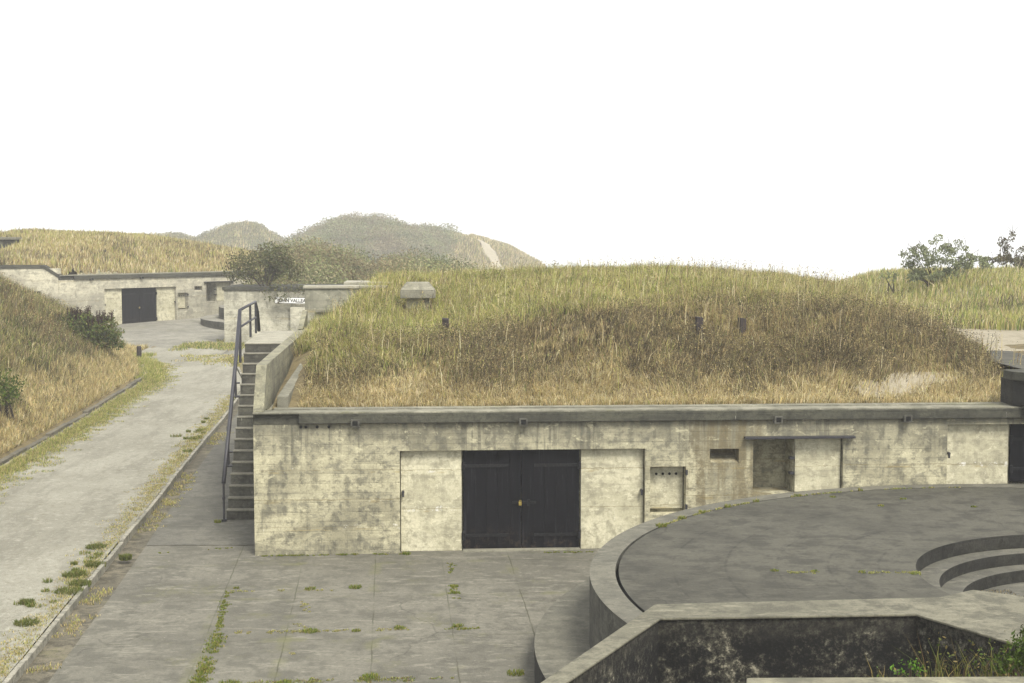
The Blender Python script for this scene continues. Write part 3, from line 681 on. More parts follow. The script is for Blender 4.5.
# ---------------------------------------------------------------- main mound
def h_main(x, y):
    u, v = w2loc_np(x, y)
    v = v - .35 * (fbm(x, y, 2.2, 8) - .5)
    prof = np.interp(v, [.0, .64, 1.1, 2.2, 4.2, 6.5, 9.5, 14, 17, 22, 30], [2.5, 2.57, 2.66, 3.12, 3.98, 4.36, 4.62, 4.76, 4.66, 3.9, 1.0])
    # crest follows the photograph's skyline along its length
    k = np.interp(u, [0, 3, 6, 9, 12, 14, 16, 18], [.94, 1.0, 1.03, 1.08, 1.07, 1.0, .93, .86])
    z = 2.57 + (prof - 2.57) * k
    zl_ = np.interp(v, [.0, .64, 1.1, 2.2, 4.2, 7, 9.5, 12, 15, 19, 22, 30], [2.5, 2.57, 2.66, 3.02, 3.50, 3.88, 4.20, 4.42, 4.95, 4.90, 3.9, 1.0]); lw = sstep(7.0, 3.6, u); z = z * (1 - lw) + np.minimum(z, zl_) * lw
    # left flank: falls towards the parapet
    fl = sstep(.1, 3.6, u); base = np.interp(v, [0, .7, 3, 7, 12, 20], [2.5, 2.6, 2.9, 3.35, 3.5, 3.2]); zl = np.minimum(z, base + 2.1 * fl)
    z = np.where(u < 4.0, np.minimum(z, zl), z)
    # right flank drops to the path
    pr = sstep(17.0, 14.9, u); flr = np.interp(v, [0, .64, 2.2, 5, 30], [2.5, 2.55, 3.05, 3.25, 3.3]); z = np.where(u > 14.0, np.minimum(z, flr + (z - flr) * pr), z)
    z = z + .30 * (fbm(x, y, 3.4, 2) - .5) * sstep(.7, 3, v) + .12 * (fbm(x, y, .9, 6) - .5) * sstep(.7, 1.6, v)
    return z
def w2loc_np(x, y):
    dx = x - OX; dy = y - OY; return math.cos(TH) * dx + math.sin(TH) * dy, -math.sin(TH) * dx + math.cos(TH) * dy
U, V = np.meshgrid(np.linspace(.31, 19.5, 110), np.linspace(.645, 30, 130))
X = OX + math.cos(TH) * U - math.sin(TH) * V; Y = OY + math.sin(TH) * U + math.cos(TH) * V
Z = h_main(X, Y)
tag(grid_mesh('mound_terrain', X, Y, Z, M['soil']), kind='structure')

# pale bare sand showing through at the right front of the mound
Ub, Vb = np.meshgrid(np.linspace(12.0, 15.3, 46), np.linspace(.85, 2.7, 40)); Xb = OX + math.cos(TH) * Ub - math.sin(TH) * Vb; Yb = OY + math.sin(TH) * Ub + math.cos(TH) * Vb
eb = ((Ub - 13.6) / 1.15) ** 2 + ((Vb - 1.55 - .28 * (Ub - 13.6)) / .38) ** 2 + 1.6 * (fbm(Xb, Yb, .5, 14) - .5)
tag(grid_mesh('sand_patch', Xb, Yb, h_main(Xb, Yb) + .03, M['sand'], mask=(eb < 1)[:-1, :-1]), kind='structure')

def wind(n, s=.3, bias=(.08, -.02)):
    a = RNG.uniform(0, 2 * math.pi, n); r = np.abs(RNG.normal(0, s, n)); return np.stack([np.cos(a) * r + bias[0], np.sin(a) * r + bias[1]], 1).clip(-.95, .95)

def main_grass():
    parts = []
    # standing blades
    n = 480000
    nt_ = n // 14; vt_ = .7 + 17 * RNG.random(nt_) ** 1.25; ut_ = RNG.uniform(.35, 17.2, nt_); ti = RNG.integers(0, nt_, n); sg = .03 + .09 * RNG.random(nt_)
    v = vt_[ti] + RNG.normal(0, 1, n) * sg[ti]; u = ut_[ti] + RNG.normal(0, 1, n) * sg[ti]; v = np.maximum(v, .66 + .05 * RNG.random(n)); tl = wind(nt_, .75); tb = RNG.uniform(.72, 1.28, nt_); th = RNG.uniform(.5, 1.35, nt_)
    x = OX + math.cos(TH) * u - math.sin(TH) * v; y = OY + math.sin(TH) * u + math.cos(TH) * v
    bald = (sstep(.62, .8, fbm(x, y, 1.3, 9)) * .6)
    # sandy bare patch at the right front
    sp = np.exp(-(((u - 13.6) / 1.1) ** 2 + ((v - 1.55 - .28 * (u - 13.6)) / .40) ** 2) * .9); bald = np.maximum(bald, sp * .95)
    keep = RNG.random(n) > bald; keep &= ~((np.abs(u - 3.24) < .45) & (v > 8.75) & (v < 9.9))
    keep &= ~((u < .85) & (v > .6) & (v < 5.5))
    keep &= u < 16.2 + .12 * (v - 3) + .5 * (fbm(x, y, 1.5, 12) - .5)
    u, v, x, y, ti = u[keep], v[keep], x[keep], y[keep], ti[keep]; n = len(u); z = h_main(x, y)
    cl = fbm(x, y, 1.6, 21); cl2 = fbm(x, y, .7, 23); big = fbm(x, y, 4.2, 25)
    fringe = sstep(2.3, 1.3, v + (cl - .5) * 1.6); band = sstep(1.3, 2.3, v + (cl - .5) * 1.5) * sstep(6.8, 4.4, v + (big - .5) * 5); up = sstep(4.0, 6.4, v + (big - .5) * 4.0)
    left = sstep(4.5, 1.5, u) * sstep(1.6, 3.5, v); up = np.maximum(up, left * .9); band = band * (1 - left * .55)
    right = sstep(10.2, 14, u)
    w = np.zeros((n, 9))
    w[:, 0] = 1.2 * fringe + .22 * band + .26 * up + .12; w[:, 1] = .9 * fringe + .06 * band + .24 * up; w[:, 2] = .6 * fringe + .5 * band + .2 * up + .3 * right
    w[:, 3] = .12 + 1.3 * band * sstep(.35, .6, cl) + .12 * up; w[:, 4] = .05 + 1.3 * band * sstep(.42, .65, cl2)
    w[:, 5] = .04 + up * .6 * sstep(.45, .65, cl2) * (1 - .7 * right); w[:, 6] = up * 1.15 * (1 - .55 * right) + .05; w[:, 7] = up * .45 + .1 * band + .4 * right * up; w[:, 8] = .03 + .08 * band
    c, k = pick(w, PAL, n)
    H = RNG.uniform(.07, .24, n) * (.65 + .75 * cl) * (1 + .15 * up)
    tall = RNG.random(n) < (.03 + .03 * up); H[tall] *= 1.6
    H *= np.where(v < 1.1, .75, 1)
    wd = RNG.uniform(.005, .014, n)
    parts.append(blade_arrays(np.stack([x, y, z], 1), H * th[ti], wd, (tl[ti] + wind(n, .35, (0, 0)) + np.stack([fbm(x, y, 1.1, 201) - .5, fbm(x, y, 1.3, 203) - .6], 1) * 2.0).clip(-.97, .97), c * tb[ti][:, None]))
    # matted bits: seed heads, dead leaves of the weeds
    n = 260000
    v = .9 + 15 * RNG.random(n) ** 1.3; u = RNG.uniform(.5, 17.2, n); x = OX + math.cos(TH) * u - math.sin(TH) * v; y = OY + math.sin(TH) * u + math.cos(TH) * v
    cl = fbm(x, y, 1.6, 21); cl2 = fbm(x, y, .7, 23); big = fbm(x, y, 4.2, 25)
    band = sstep(1.5, 2.4, v + (cl - .5) * 1.5) * sstep(6.8, 4.4, v + (big - .5) * 5); up = sstep(4.0, 6.4, v + (big - .5) * 4)
    keep = RNG.random(n) < (.15 + .85 * band * sstep(.3, .55, cl)); keep &= u < 16; keep &= ~((u < .85) & (v < 5.5)); keep &= ~((np.abs(u - 3.24) < .45) & (v > 8.75) & (v < 9.9)); 
    sp = np.exp(-(((u - 13.6) / 1.1) ** 2 + ((v - 1.55 - .28 * (u - 13.6)) / .40) ** 2) * .9); keep &= sp < .4
    x, y, u, v, band, up, cl2, cl = [a[keep] for a in (x, y, u, v, band, up, cl2, cl)]; n = len(x)
    z = h_main(x, y) + RNG.random(n) ** .7 * (.12 + .36 * sstep(.35, .7, cl) * np.maximum(band, .4))
    w = np.zeros((n, 9)); w[:, 3] = 1.0 * band + .2; w[:, 4] = .9 * band + .1; w[:, 2] = .6; w[:, 0] = .35; w[:, 7] = .25 * band + .5 * up; w[:, 6] = .6 * up; w[:, 5] = .3 * up * cl2; w[:, 8] = .08
    c, k = pick(w, PAL, n)
    parts.append(quad_arrays(np.stack([x, y, z], 1), RNG.uniform(.008, .024, n), c))
    # tall thin weed stalks with seed heads
    n = 2200; v = 1.4 + 15 * RNG.random(n); u = RNG.uniform(.8, 17, n); x = OX + math.cos(TH) * u - math.sin(TH) * v; y = OY + math.sin(TH) * u + math.cos(TH) * v; z = h_main(x, y)
    H = RNG.uniform(.3, .75, n) * np.where(v > 9, .8, 1.0); c, _ = pick(np.tile([.5, .35, .6, .7, .3, 0, .2, .1, .1], (n, 1)), PAL, n); ln = wind(n, .16)
    parts.append(blade_arrays(np.stack([x, y, z], 1), H, np.full(n, .014), ln, c))
    tip = np.stack([x + ln[:, 0] * H * .92, y + ln[:, 1] * H * .92, z + H * .9], 1); q = np.repeat(tip, 5, 0) + RNG.normal(0, .035, (n * 5, 3)) * [1, 1, 1.6]
    parts.append(quad_arrays(q, RNG.uniform(.010, .026, n * 5), np.repeat(c, 5, 0) * .8))
    return tag(foliage_obj('dry_grass', parts, M['grass']), 'tall dry grass and brown weeds covering the near mound above the long bunker', 'grass', kind='stuff')
main_grass()
# dark post stubs in the mound face
def on_main(px, py):
    """mound surface point seen at a given place of the slope"""
    c_, s_ = math.cos(math.atan(103.5 / 1422)), math.sin(math.atan(103.5 / 1422)); a = (px - 512) / 1422; b = -(py - 341.5) / 1422
    r = np.array([a, c_ + b * s_, -s_ + b * c_])
    for t in np.arange(28.6, 60, .02):
        p = np.array([0, 0, 6.]) + r * t / r[1]
        if p[2] < float(h_main(p[0], p[1])) + .22: return p
    return p
print('vent', on_main(418, 305), 'stubs', [on_main(*q).round(2) for q in ((446, 325), (699, 324), (742, 325))])
for i, (px, py, lb) in enumerate(((446, 325, 'dark square post stub in the mound grass just below the concrete ventilator'), (699, 324, 'dark post stub in the mound grass, left one of the close pair'), (742, 325, 'dark post stub in the mound grass, right one of the close pair'))):
    p = on_main(px, py); zb_ = float(h_main(p[0], p[1]))
    m = MB(); m.hexa([(-.075, -.06, -.3), (.075, -.06, -.3), (.075, .06, -.3), (-.075, .06, -.3), (-.08, -.06, .35), (.08, -.06, .33), (.078, .06, .35), (-.078, .065, .36)])
    o = m.build('post_stub', M['stub'], bevel=.012, loc=(p[0], p[1], zb_ + .03)); o.rotation_euler = (R(4 - 5 * i), R(3 * i - 2), R(15 * i)); tag(o, lb, 'post', 'post stubs in the near mound')

# ---------------------------------------------------------------- left bank
def toe_x(y): return np.interp(y, [p[1] for p in LK[:-2]] + [62], [p[0] for p in LK[:-2]] + [-16.6])
def h_bank(x, y):
    d = toe_x(y) - .25 - x; end = sstep(66.5, 57.5, y + np.clip(-d, 0, 0))
    k = .62 * np.clip(d, 0, 7.4) * (1 + .10 * (fbm(x, y, 5, 31) - .5)); k = np.where(d > 0, k, 0)
    k = 4.9 * (1 - np.exp(-k / 4.4)) * 1.28
    return gz(y) + .08 + k * end * np.where(y < 60, 1, 1) + .28 * (fbm(x, y, 2.2, 33) - .5) * sstep(0, 1.5, d)
Dg, Yg = np.meshgrid(np.linspace(0, 16, 60), np.linspace(24, 67, 90)); Xg = toe_x(Yg) - .18 - Dg
tag(grid_mesh('bank_terrain', Xg, Yg, h_bank(Xg, Yg), M['soil']), kind='structure')
def bank_grass():
    n = 260000; nt_ = n // 12; yt_ = 30 + 36 * RNG.random(nt_) ** .9; dt_ = 11 * RNG.random(nt_) ** 1.2; ti = RNG.integers(0, nt_, n); sg = .04 + .12 * RNG.random(nt_)
    y = yt_[ti] + RNG.normal(0, 1, n) * sg[ti]; d = np.maximum(dt_[ti] + RNG.normal(0, 1, n) * sg[ti], .05); x = toe_x(y) - .3 - d; tl = wind(nt_, .55); tb = RNG.uniform(.6, 1.35, nt_); th = RNG.uniform(.5, 1.5, nt_)
    vis = x > -.40 * y - 1.0; x, y, d, ti = x[vis], y[vis], d[vis], ti[vis]; n = len(x); z = h_bank(x, y)
    cl = fbm(x, y, 1.8, 41); cl2 = fbm(x, y, .8, 43); big = fbm(x, y, 5, 45); low = sstep(1.8, .6, d + (cl - .5) * 1.5); up = 1 - low
    w = np.zeros((n, 9)); w[:, 0] = .9 * low + .4; w[:, 1] = .2 * low + .12; w[:, 2] = .55; w[:, 3] = 1.3 * up * sstep(.4, .6, cl); w[:, 4] = .7 * up * sstep(.45, .6, cl2)
    w[:, 5] = .35 * sstep(.5, .7, cl2) * up + .1; w[:, 6] = .25 * up; w[:, 7] = .5 * up * sstep(.4, .6, big) + .15; w[:, 8] = .75 * up * sstep(.45, .7, big)
    c, k = pick(w, PAL, n); c = c * tb[ti][:, None] * (1.0 - .16 * up * (.5 + fbm(x, y, 3, 47)))[:, None]; H = RNG.uniform(.12, .38, n) * (.6 + .9 * cl) * (.7 + .5 * up) * th[ti]
    parts = [blade_arrays(np.stack([x, y, z], 1), H, RNG.uniform(.010, .024, n), (tl[ti] + wind(n, .35, (0, 0))).clip(-.97, .97), c)]
    m_ = 130000; y = 30 + 34 * RNG.random(m_) ** .9; d = .4 + 9 * RNG.random(m_) ** 1.2; x = toe_x(y) - .3 - d; vis = (x > -.40 * y - 1.0); x, y, d = x[vis], y[vis], d[vis]; cl = fbm(x, y, 1.8, 41); big = fbm(x, y, 5, 45)
    keep = RNG.random(len(x)) < .1 + .9 * sstep(.35, .6, cl) * sstep(1.0, 2.5, d); x, y, cl, big = x[keep], y[keep], cl[keep], big[keep]; n = len(x)
    z = h_bank(x, y) + RNG.random(n) ** .8 * (.1 + .6 * sstep(.35, .7, cl))
    w = np.zeros((n, 9)); w[:, 3] = .7; w[:, 4] = .35; w[:, 2] = .6; w[:, 0] = .3; w[:, 7] = .6; w[:, 5] = .3; w[:, 8] = .8 * sstep(.4, .65, big)
    c, k = pick(w, PAL, n); parts.append(quad_arrays(np.stack([x, y, z], 1), RNG.uniform(.015, .038, n), c))
    return tag(foliage_obj('bank_grass', parts, M['grass']), 'rust and straw coloured grass and weeds covering the bank left of the gravel road', 'grass', kind='stuff')
bank_grass()

def tuft_arrays(cx, cy, cz, r, n, hmax, cols, lean=.5, wd=(.006, .018)):
    a = RNG.uniform(0, 2 * math.pi, n); q = r * np.sqrt(RNG.random(n)); x = cx + q * np.cos(a); y = cy + q * np.sin(a) 
    c = np.array(cols)[RNG.integers(0, len(cols), n)] * RNG.uniform(.7, 1.3, (n, 1)); ln = wind(n, lean, (0, 0)); ln[:, 0] += np.cos(a) * .3; ln[:, 1] += np.sin(a) * .3
    return blade_arrays(np.stack([x, y, np.broadcast_to(cz, x.shape)], 1), RNG.uniform(.3, 1, n) * hmax, RNG.uniform(*wd, n), ln, c)
# verge grass by both kerbs, weeds in joints
parts = []
GR = [(.12, .17, .03), (.16, .20, .05), (.20, .19, .06), (.28, .24, .10), (.09, .13, .025)]
for k in range(170):      # right edge of the road, clumpy near, thinner far
    y = 16 + 36 * random.random(); off = abs(random.gauss(0, .33)) + .06
    dn = float(fbm(y, 3.0, 2.0, 51))
    if dn < .5 + .1 * random.random() or off > 1.0: continue
    x = float(interp_line(RK, np.array([y]))[0, 0]) - .13 - off; parts.append(tuft_arrays(x, y, gf(y) + .10, .05 + .13 * random.random(), 60 + int(80 * random.random()), .05 + .07 * random.random(), GR))
for k in range(1500):
    y = 17 + 33 * random.random(); off = abs(random.gauss(0, .22)) + .02; x = float(interp_line(RK, np.array([y]))[0, 0]) - .13 - off
    parts.append(tuft_arrays(x, y, gf(y) + .10, .09, 14, .05, [STRAW, YGREEN, OLIVE, TAN]))
for (px_, py_, s) in ((-8.2, 20.9, .12), (-8.0, 21.3, .14), (-7.95, 22.9, .2), (-7.85, 24.8, .24), (-7.8, 25.3, .2), (-7.9, 26.6, .18), (-8.7, 20.6, .1), (-8.35, 24.1, .12), (-8.1, 25.9, .2), (-8.3, 28.0, .2), (-7.5, 27.2, .12)):
    parts.append(tuft_arrays(px_, py_, gf(py_) + .10, s, 420, .10, [(.10, .13, .03), (.13, .15, .045), (.16, .155, .05)], .6))
for k in range(1500):     # left verge between kerb and road
    y = 30 + 30 * random.random(); off = .2 + abs(random.gauss(0, .45)); x = float(toe_x(y)) + off
    if off > 1.5: continue
    parts.append(tuft_arrays(x, y, gf(y) + .10, .16, 34, .13 if off < .6 else .06, [STRAW, YGREEN, YGREEN, OLIVE, TAN, GREEN]))
for k in range(170):      # foot of the bank end, green
    y = 54 + 9 * random.random(); x = float(toe_x(y)) - .2 + random.random() * .8; parts.append(tuft_arrays(x, y, gf(y) + .10, .3, 45, .22, [GREEN, YGREEN, YGREEN, STRAW]))
for k in range(260):      # gutter weeds
    y = 20 + 24 * random.random(); 
    if fbm(y, 9.0, 1.8, 61) < .5: continue
    x = float(interp_line(RK, np.array([y]))[0, 0]) + random.random() * .45; parts.append(tuft_arrays(x, y, gf(y) - .01, .12, 30, .07, [OLIVE, YGREEN, STRAW, TAN]))
for k in range(70):      # strip at the foot of the middle wall
    x = random.uniform(-15.5, -12.6); y = 66.8 + random.gauss(0, .8); parts.append(tuft_arrays(x, y, gf(y) + .08, .35, 60, .18, [GREEN, YGREEN, OLIVE, STRAW], wd=(.02, .04)))
for k in range(45):
    x = random.uniform(-14.5, -11.5); y = 61 + random.gauss(0, .8) - (x + 12) * .5; parts.append(tuft_arrays(x, y, gf(y) + .09, .4, 40, .10, [YGREEN, OLIVE, STRAW], wd=(.02, .04)))
tag(foliage_obj('verge_grass', parts, M['grass']), 'short green and straw grass fringing both edges of the gravel road', 'grass', kind='stuff')

parts = []
G2 = [(.14, .19, .03), (.20, .22, .045), (.11, .15, .03), (.26, .22, .07)]
def ap(x, y, r, n=150, h=.07, cols=G2): parts.append(tuft_arrays(x, y, gf(y) + .002, r * .75, int(n * .7), h * .6, cols, .6))
def apl(x0, y0, x1, y1, n, r=.07, jit=.05, h=.05, gaps=.45, cols=G2):
    for k in range(n):
        t = random.random()
        if vn(t * 9 + x0 * 3, y0, 1.0, 71) < gaps: continue
        ap(x0 + (x1 - x0) * t + random.gauss(0, jit), y0 + (y1 - y0) * t + random.gauss(0, jit), r * random.uniform(.4, 1.3), 26, h, cols)
apl(-4.55, 19.9, -4.78, 22.7, 150, .09, .06, .07, .25)
apl(-4.80, 22.8, -5.12, 25.2, 70, .05, .03, .05, .3)
apl(-4.6, 22.74, -1.7, 22.95, 110, .05, .03, .04, .42, [OLIVE, YGREEN, TAN])
apl(-5.1, 25.2, -2.9, 25.3, 40, .05, .03, .04, .45, [OLIVE, YGREEN, TAN])
apl(-4.5, 20.25, -1.0, 20.55, 120, .07, .05, .05, .45, [OLIVE, YGREEN, RUST, GREEN])
apl(-1.2, 27.2, -.8, 22, 60, .05, .04, .05, .5); apl(-1.3, 22.9, .3, 23.1, 40, .05, .03, .05, .5)
apl(-3.66, 25.1, -3.4, 21.5, 50, .05, .05, .04, .5, [OLIVE, TAN, YGREEN])
for q in ((-3.65, 25.35, .12), (-2.85, 25.45, .16), (-3.3, 22.82, .16), (-2.55, 22.85, .10), (-1.85, 23.0, .12), (-1.05, 25.5, .10), (-1.02, 25.1, .1), (-.9, 23.1, .12), (-4.1, 20.25, .22), (-3.3, 20.3, .17), (-2.1, 20.55, .2), (.05, 20.75, .18), (-5.0, 25.4, .07), (.62, 20.3, .12)): ap(*q, n=int(1600 * q[2]), h=.05 + .3 * q[2])
apl(-5.0, 27.72, -2.2, 27.9, 60, .05, .015, .06, .4); ap(-2.1, 27.86, .11, 160, .14); ap(-6.42, 30.65, .10, 160, .16); apl(.6, 28.0, 1.6, 28.05, 20, .05, .015, .05)
apl(-7.3, 27.9, -5.6, 28.4, 22, .04, .02, .04, .5)
# in the platform's groove and on its deck
def pf(x, y, r, n=60, h=.05, cols=G2): parts.append(tuft_arrays(x, y, 1.0, r * .7, int(n * .7), h * .7, cols, .6))
for k in range(170):
    a = R(random.uniform(92, 172)); 
    if vn(math.degrees(a) * .25, 1.0, 1.0, 81) < .42: continue
    pf(PC[0] + 7.74 * math.cos(a), PC[1] + 7.74 * math.sin(a), .05, 26, .05, [YGREEN, OLIVE, STRAW, GREEN])
for a, r, n in ((150, .13, 220), (144, .10, 130), (139, .08, 90), (133, .1, 110), (127, .08, 80), (119, .08, 80), (108, .07, 50)):
    pf(PC[0] + 7.74 * math.cos(R(a)), PC[1] + 7.74 * math.sin(R(a)), r, n, .11)
for k in range(70):
    x = random.uniform(3.9, 6.1)
    if vn(x * 3, 2, 1, 83) > .5: pf(x, 21.0 + random.gauss(0, .03), .05, 18, .04, [YGREEN, OLIVE])
for (x, y) in ((5.25, 21.0), (4.55, 21.05), (3.95, 21.1), (6.0, 20.9), (7.5, 27.0), (8.6, 26.2), (6.9, 26.3), (6.2, 27.2)): pf(x, y, .09, 70, .06)
for k in range(90):
    a = R(random.uniform(172, 215)); parts.append(tuft_arrays(PC[0] + 3.18 * math.cos(a), PC[1] + 3.18 * math.sin(a), .78, .06, 22, .09, [YGREEN, TAN, OLIVE]))
for k in range(60):
    a = R(random.uniform(130, 215)); r = random.uniform(1.6, 2.5); parts.append(tuft_arrays(PC[0] + r * math.cos(a), PC[1] + r * math.sin(a), .38, .15, 30, .05, [BROWN, DKBR, TAN]))
tag(foliage_obj('joint_weeds', parts, M['grass']), 'small green weeds and moss growing in the joints of the concrete apron and gun platform', 'weeds', kind='stuff')

# ---------------------------------------------------------------- bushes
def leaf_cloud(blobs, n_per, size, cols, flat=.0, shell=.55):
    """blobs: (x,y,z,rx,ry,rz)"""
    out = []
    for b in blobs:
        n = int(2.2 * n_per * (b[3] * b[4] * b[5]) ** (2 / 3.) / .06); d = RNG.normal(size=(n, 3)); d /= np.linalg.norm(d, axis=1)[:, None]
        r = (shell + (1.12 - shell) * RNG.random(n) ** .8)[:, None]; C = np.array(b[:3]) + d * r * np.array(b[3:6])
        C += RNG.normal(0, .05 * b[3], (n, 3)); c = np.array(cols)[RNG.integers(0, len(cols), n)] * RNG.uniform(.78, 1.22, (n, 1)) * random.uniform(.88, 1.12)
        out.append(quad_arrays(C, RNG.uniform(size * .6, size * 1.35, n), c, flat))
    return out
def blobset(cx, cy, cz, rx, ry, rz, k, s, seed=1):
    rr = random.Random(seed); o = []
    for i in range(k):
        a = rr.uniform(0, 2 * math.pi); e = rr.uniform(-.3, 1); q = rr.uniform(.5, 1.0)
        ce = math.sqrt(max(0, 1 - e * e)); o.append((cx + rx * q * ce * math.cos(a), cy + ry * q * ce * math.sin(a), cz + rz * q * e, s * rr.uniform(.6, 1.3), s * rr.uniform(.6, 1.3), s * rr.uniform(.5, 1.0)))
    return o
def bush(name, label, base, blobs, n_per, size, cols, stems=6, cat='bush', group=None, spikes=None, twigs=0, twig_h=1.0):
    r = empty(name, base); tag(r, label, cat, group)
    loc = [(b[0] - base[0], b[1] - base[1], b[2] - base[2], *b[3:]) for b in blobs]
    pt = leaf_cloud(loc, n_per, size, cols)
    foliage_obj('leaves', pt, M['leaf'], r)
    m = MB(); rr = random.Random(len(name) + len(blobs))
    for k in range(stems):
        b = rr.choice(loc); m.tube([(rr.uniform(-.15, .15), rr.uniform(-.15, .15), -.3), (b[0] * .5, b[1] * .5, b[2] * .45), (b[0], b[1], b[2])], [.035, .022, .008], 6)
    for k in range(twigs):
        b = rr.choice(loc); t = (b[0] + rr.gauss(0, .25), b[1] + rr.gauss(0, .2), b[2] + b[5] + twig_h * rr.uniform(.3, 1)); m.tube([(b[0], b[1], b[2]), ((b[0] + t[0]) / 2 + .05, b[1], (b[2] + t[2]) / 2), t], [.014, .010, .004], 5)
    m.build('stem', M['bark'], r)
    if spikes:
        n = len(spikes); S = np.array(spikes) - np.array(base); c = np.array([(.045, .028, .022)] * n) * RNG.uniform(.7, 1.4, (n, 1)); ln = wind(n, .15)
        ps = [blade_arrays(S, np.full(n, .30), np.full(n, .045), ln, c)]
        q = np.repeat(S, 26, 0); hh = RNG.random(n * 26); q = q + np.stack([np.repeat(ln[:, 0], 26) * hh * .4, np.repeat(ln[:, 1], 26) * hh * .4, hh * .30], 1) + RNG.normal(0, .022, (n * 26, 3))
        ps.append(quad_arrays(q, RNG.uniform(.015, .035, n * 26), np.repeat(c, 26, 0))); foliage_obj('seed_spikes', ps, M['leaf'], r)
    return r
GB = [(.085, .12, .03), (.12, .15, .04), (.065, .085, .025), (.15, .16, .055), (.13, .11, .05)]
# bush with dark seed spikes at the end of the left bank
bb = blobset(-16.45, 54.6, 2.1, 1.5, 1.0, 1.05, 130, .27, 3)
sp = [(b[0] + random.gauss(0, .1), b[1] + random.gauss(0, .1), b[2] + b[5] * .6) for b in bb if b[2] > 2.45 for _ in range(3)]
bush('flowering_bush', 'round green bush with dark upright seed spikes at the end of the left bank', (-16.5, 55.4, 1.2), bb, 46, .05, GB, 8, spikes=sp)
bb = blobset(-14.5, 40.0, 1.55, .55, .8, .75, 26, .26, 8)
bush('green_bush', 'dark green leafy bush at the left edge of the photo, low on the roadside bank', (-14.5, 40.7, 1.0), bb, 24, .045, [(.05, .075, .018), (.07, .10, .022), (.09, .115, .03)], 5)

# bollard
m = MB(); m.tube([(0, 0, -.2), (0, 0, .50), (0, 0, .56)], [.105, .105, .085], 14)
tag(m.build('bollard', M['stub'], loc=(-16.33 + .15, 61.5, gf(61.5) + .09)), 'short dark round bollard at the road edge beyond the spiky bush', 'bollard')

# ---------------------------------------------------------------- middle battery wall with its sign
mw = empty('battery_wall', (-13.75, 67.8, 0), 0); tag(mw, 'mottled concrete end wall behind the stair landing, shrubs hanging over its top', 'wall')
m = MB(); m.box(0, 17, 0, .7, .2, 3.5); m.box(0, .7, .702, 8.0, .2, 3.5); m.build('wall', M['midwall'], mw, bevel=.02)
m = MB(); m.box(-.06, 17, -.06, 4.2, 3.504, 3.68); m.build('coping', M['coping'], mw, bevel=.02)
m = MB(); m.box(3.2, 17, -.25, -.003, .2, 2.72); m.build('buttress', M['midwall'], mw, bevel=.02)
sg = empty('name_sign', (-11.25, 67.5, 2.9)); tag(sg, 'long white name board with black capitals on the wall behind the landing', 'sign')
m = MB(); m.box(0, 1.75, -.03, .0, .03, .29); bd = m.build('board', M['signw'], sg)
m = MB(); m.box(-.02, 1.77, -.035, .0, .292, .312); m.box(-.02, 1.77, -.035, 0, .008, .028); m.box(-.02, -.002, -.035, 0, .03, .29); m.box(1.752, 1.77, -.035, 0, .03, .29); m.build('frame', M['letter'], sg)
cu = bpy.data.curves.new('lettering', 'FONT'); cu.body = 'JOHN VALLEAU'; cu.size = .235; cu.extrude = .004; cu.offset = .006; cu.space_character = 1.0; cu.materials.append(M['letter'])
lt = link(bpy.data.objects.new('lettering', cu), sg); lt.location = (.05, -.04, .065); lt.rotation_euler = (R(90), 0, 0); sg.rotation_euler = (0, R(1.2), 0)
bpy.context.view_layer.update(); wdt = lt.dimensions.x
me_ = bpy.data.meshes.new_from_object(lt.evaluated_get(bpy.context.evaluated_depsgraph_get())); bpy.data.objects.remove(lt)
lt = link(bpy.data.objects.new('lettering', me_), sg); lt.location = (.12, -.04, .08); lt.rotation_euler = (R(90), 0, 0); lt.scale = (1.5 / max(wdt, .01), 1, 1)

# shrubs over the wall
SHG = [(.10, .11, .045), (.125, .13, .055), (.075, .085, .04), (.14, .13, .065), (.10, .085, .05)]
bb = blobset(-11.9, 68.6, 4.4, 1.9, 1.2, 1.2, 40, .5, 11) + [(-11.2, 67.5, 3.45, .7, .3, .5), (-10.95, 67.2, 3.2, .42, .15, .28), (-10.4, 67.4, 3.62, .6, .2, .3), (-9.6, 67.6, 3.5, .5, .3, .4)]
bush('overhanging_shrub', 'grey green shrub spilling over the wall top beside the white name board', (-11.9, 68.8, 3.6), bb, 16, .07, SHG, 7, 'shrub')
bb = blobset(-12.6, 71.0, 3.9, 1.1, .8, .35, 10, .4, 5)
bush('low_shrub', 'low yellow green shrub on the left corner of the mottled end wall', (-12.9, 71.0, 3.5), bb, 9, .07, [(.17, .17, .06), (.13, .14, .05), (.20, .18, .08)], 3, 'shrub')

# hills behind the middle wall
def dome(x, y, cx, cy, rx, ry, h, p=1.6):
    r = np.sqrt(((x - cx) / rx) ** 2 + ((y - cy) / ry) ** 2); return h * np.clip(1 - r ** p, 0, 1)
def h_hills(x, y):
    b = gz(y)
    a = np.maximum.reduce([dome(x, y, -25.0, 262, 21.5, 38, 10.1, 2.0) - .3, dome(x, y, -11.8, 82, 5.6, 13, 3.9, 2.2) - .2, dome(x, y, -6.0, 84, 6, 13, 3.1, 2.2) - .2,
                           dome(x, y, -13.5, 278, 21.5, 38, 8.6, 2.0), dome(x, y, -53.4, 286, 15, 30, 9.3, 1.8), dome(x, y, -72, 290, 20, 30, 7.6, 2.0), x * 0 - .5])
    return b + a + .5 * (fbm(x, y, 4, 91) - .5) + 3.4 * (fbm(x, y, 11, 93) - .5) * sstep(150, 200, y) * np.clip(a, 0, 3) / 3
Xg, Yg = np.meshgrid(np.linspace(-98, 14, 170), np.linspace(69, 322, 240)); Zg = h_hills(Xg, Yg)
far_th = R(52); FX, FY = -20.8 - 5.3 * math.cos(far_th), 79.7 - 5.3 * math.sin(far_th)
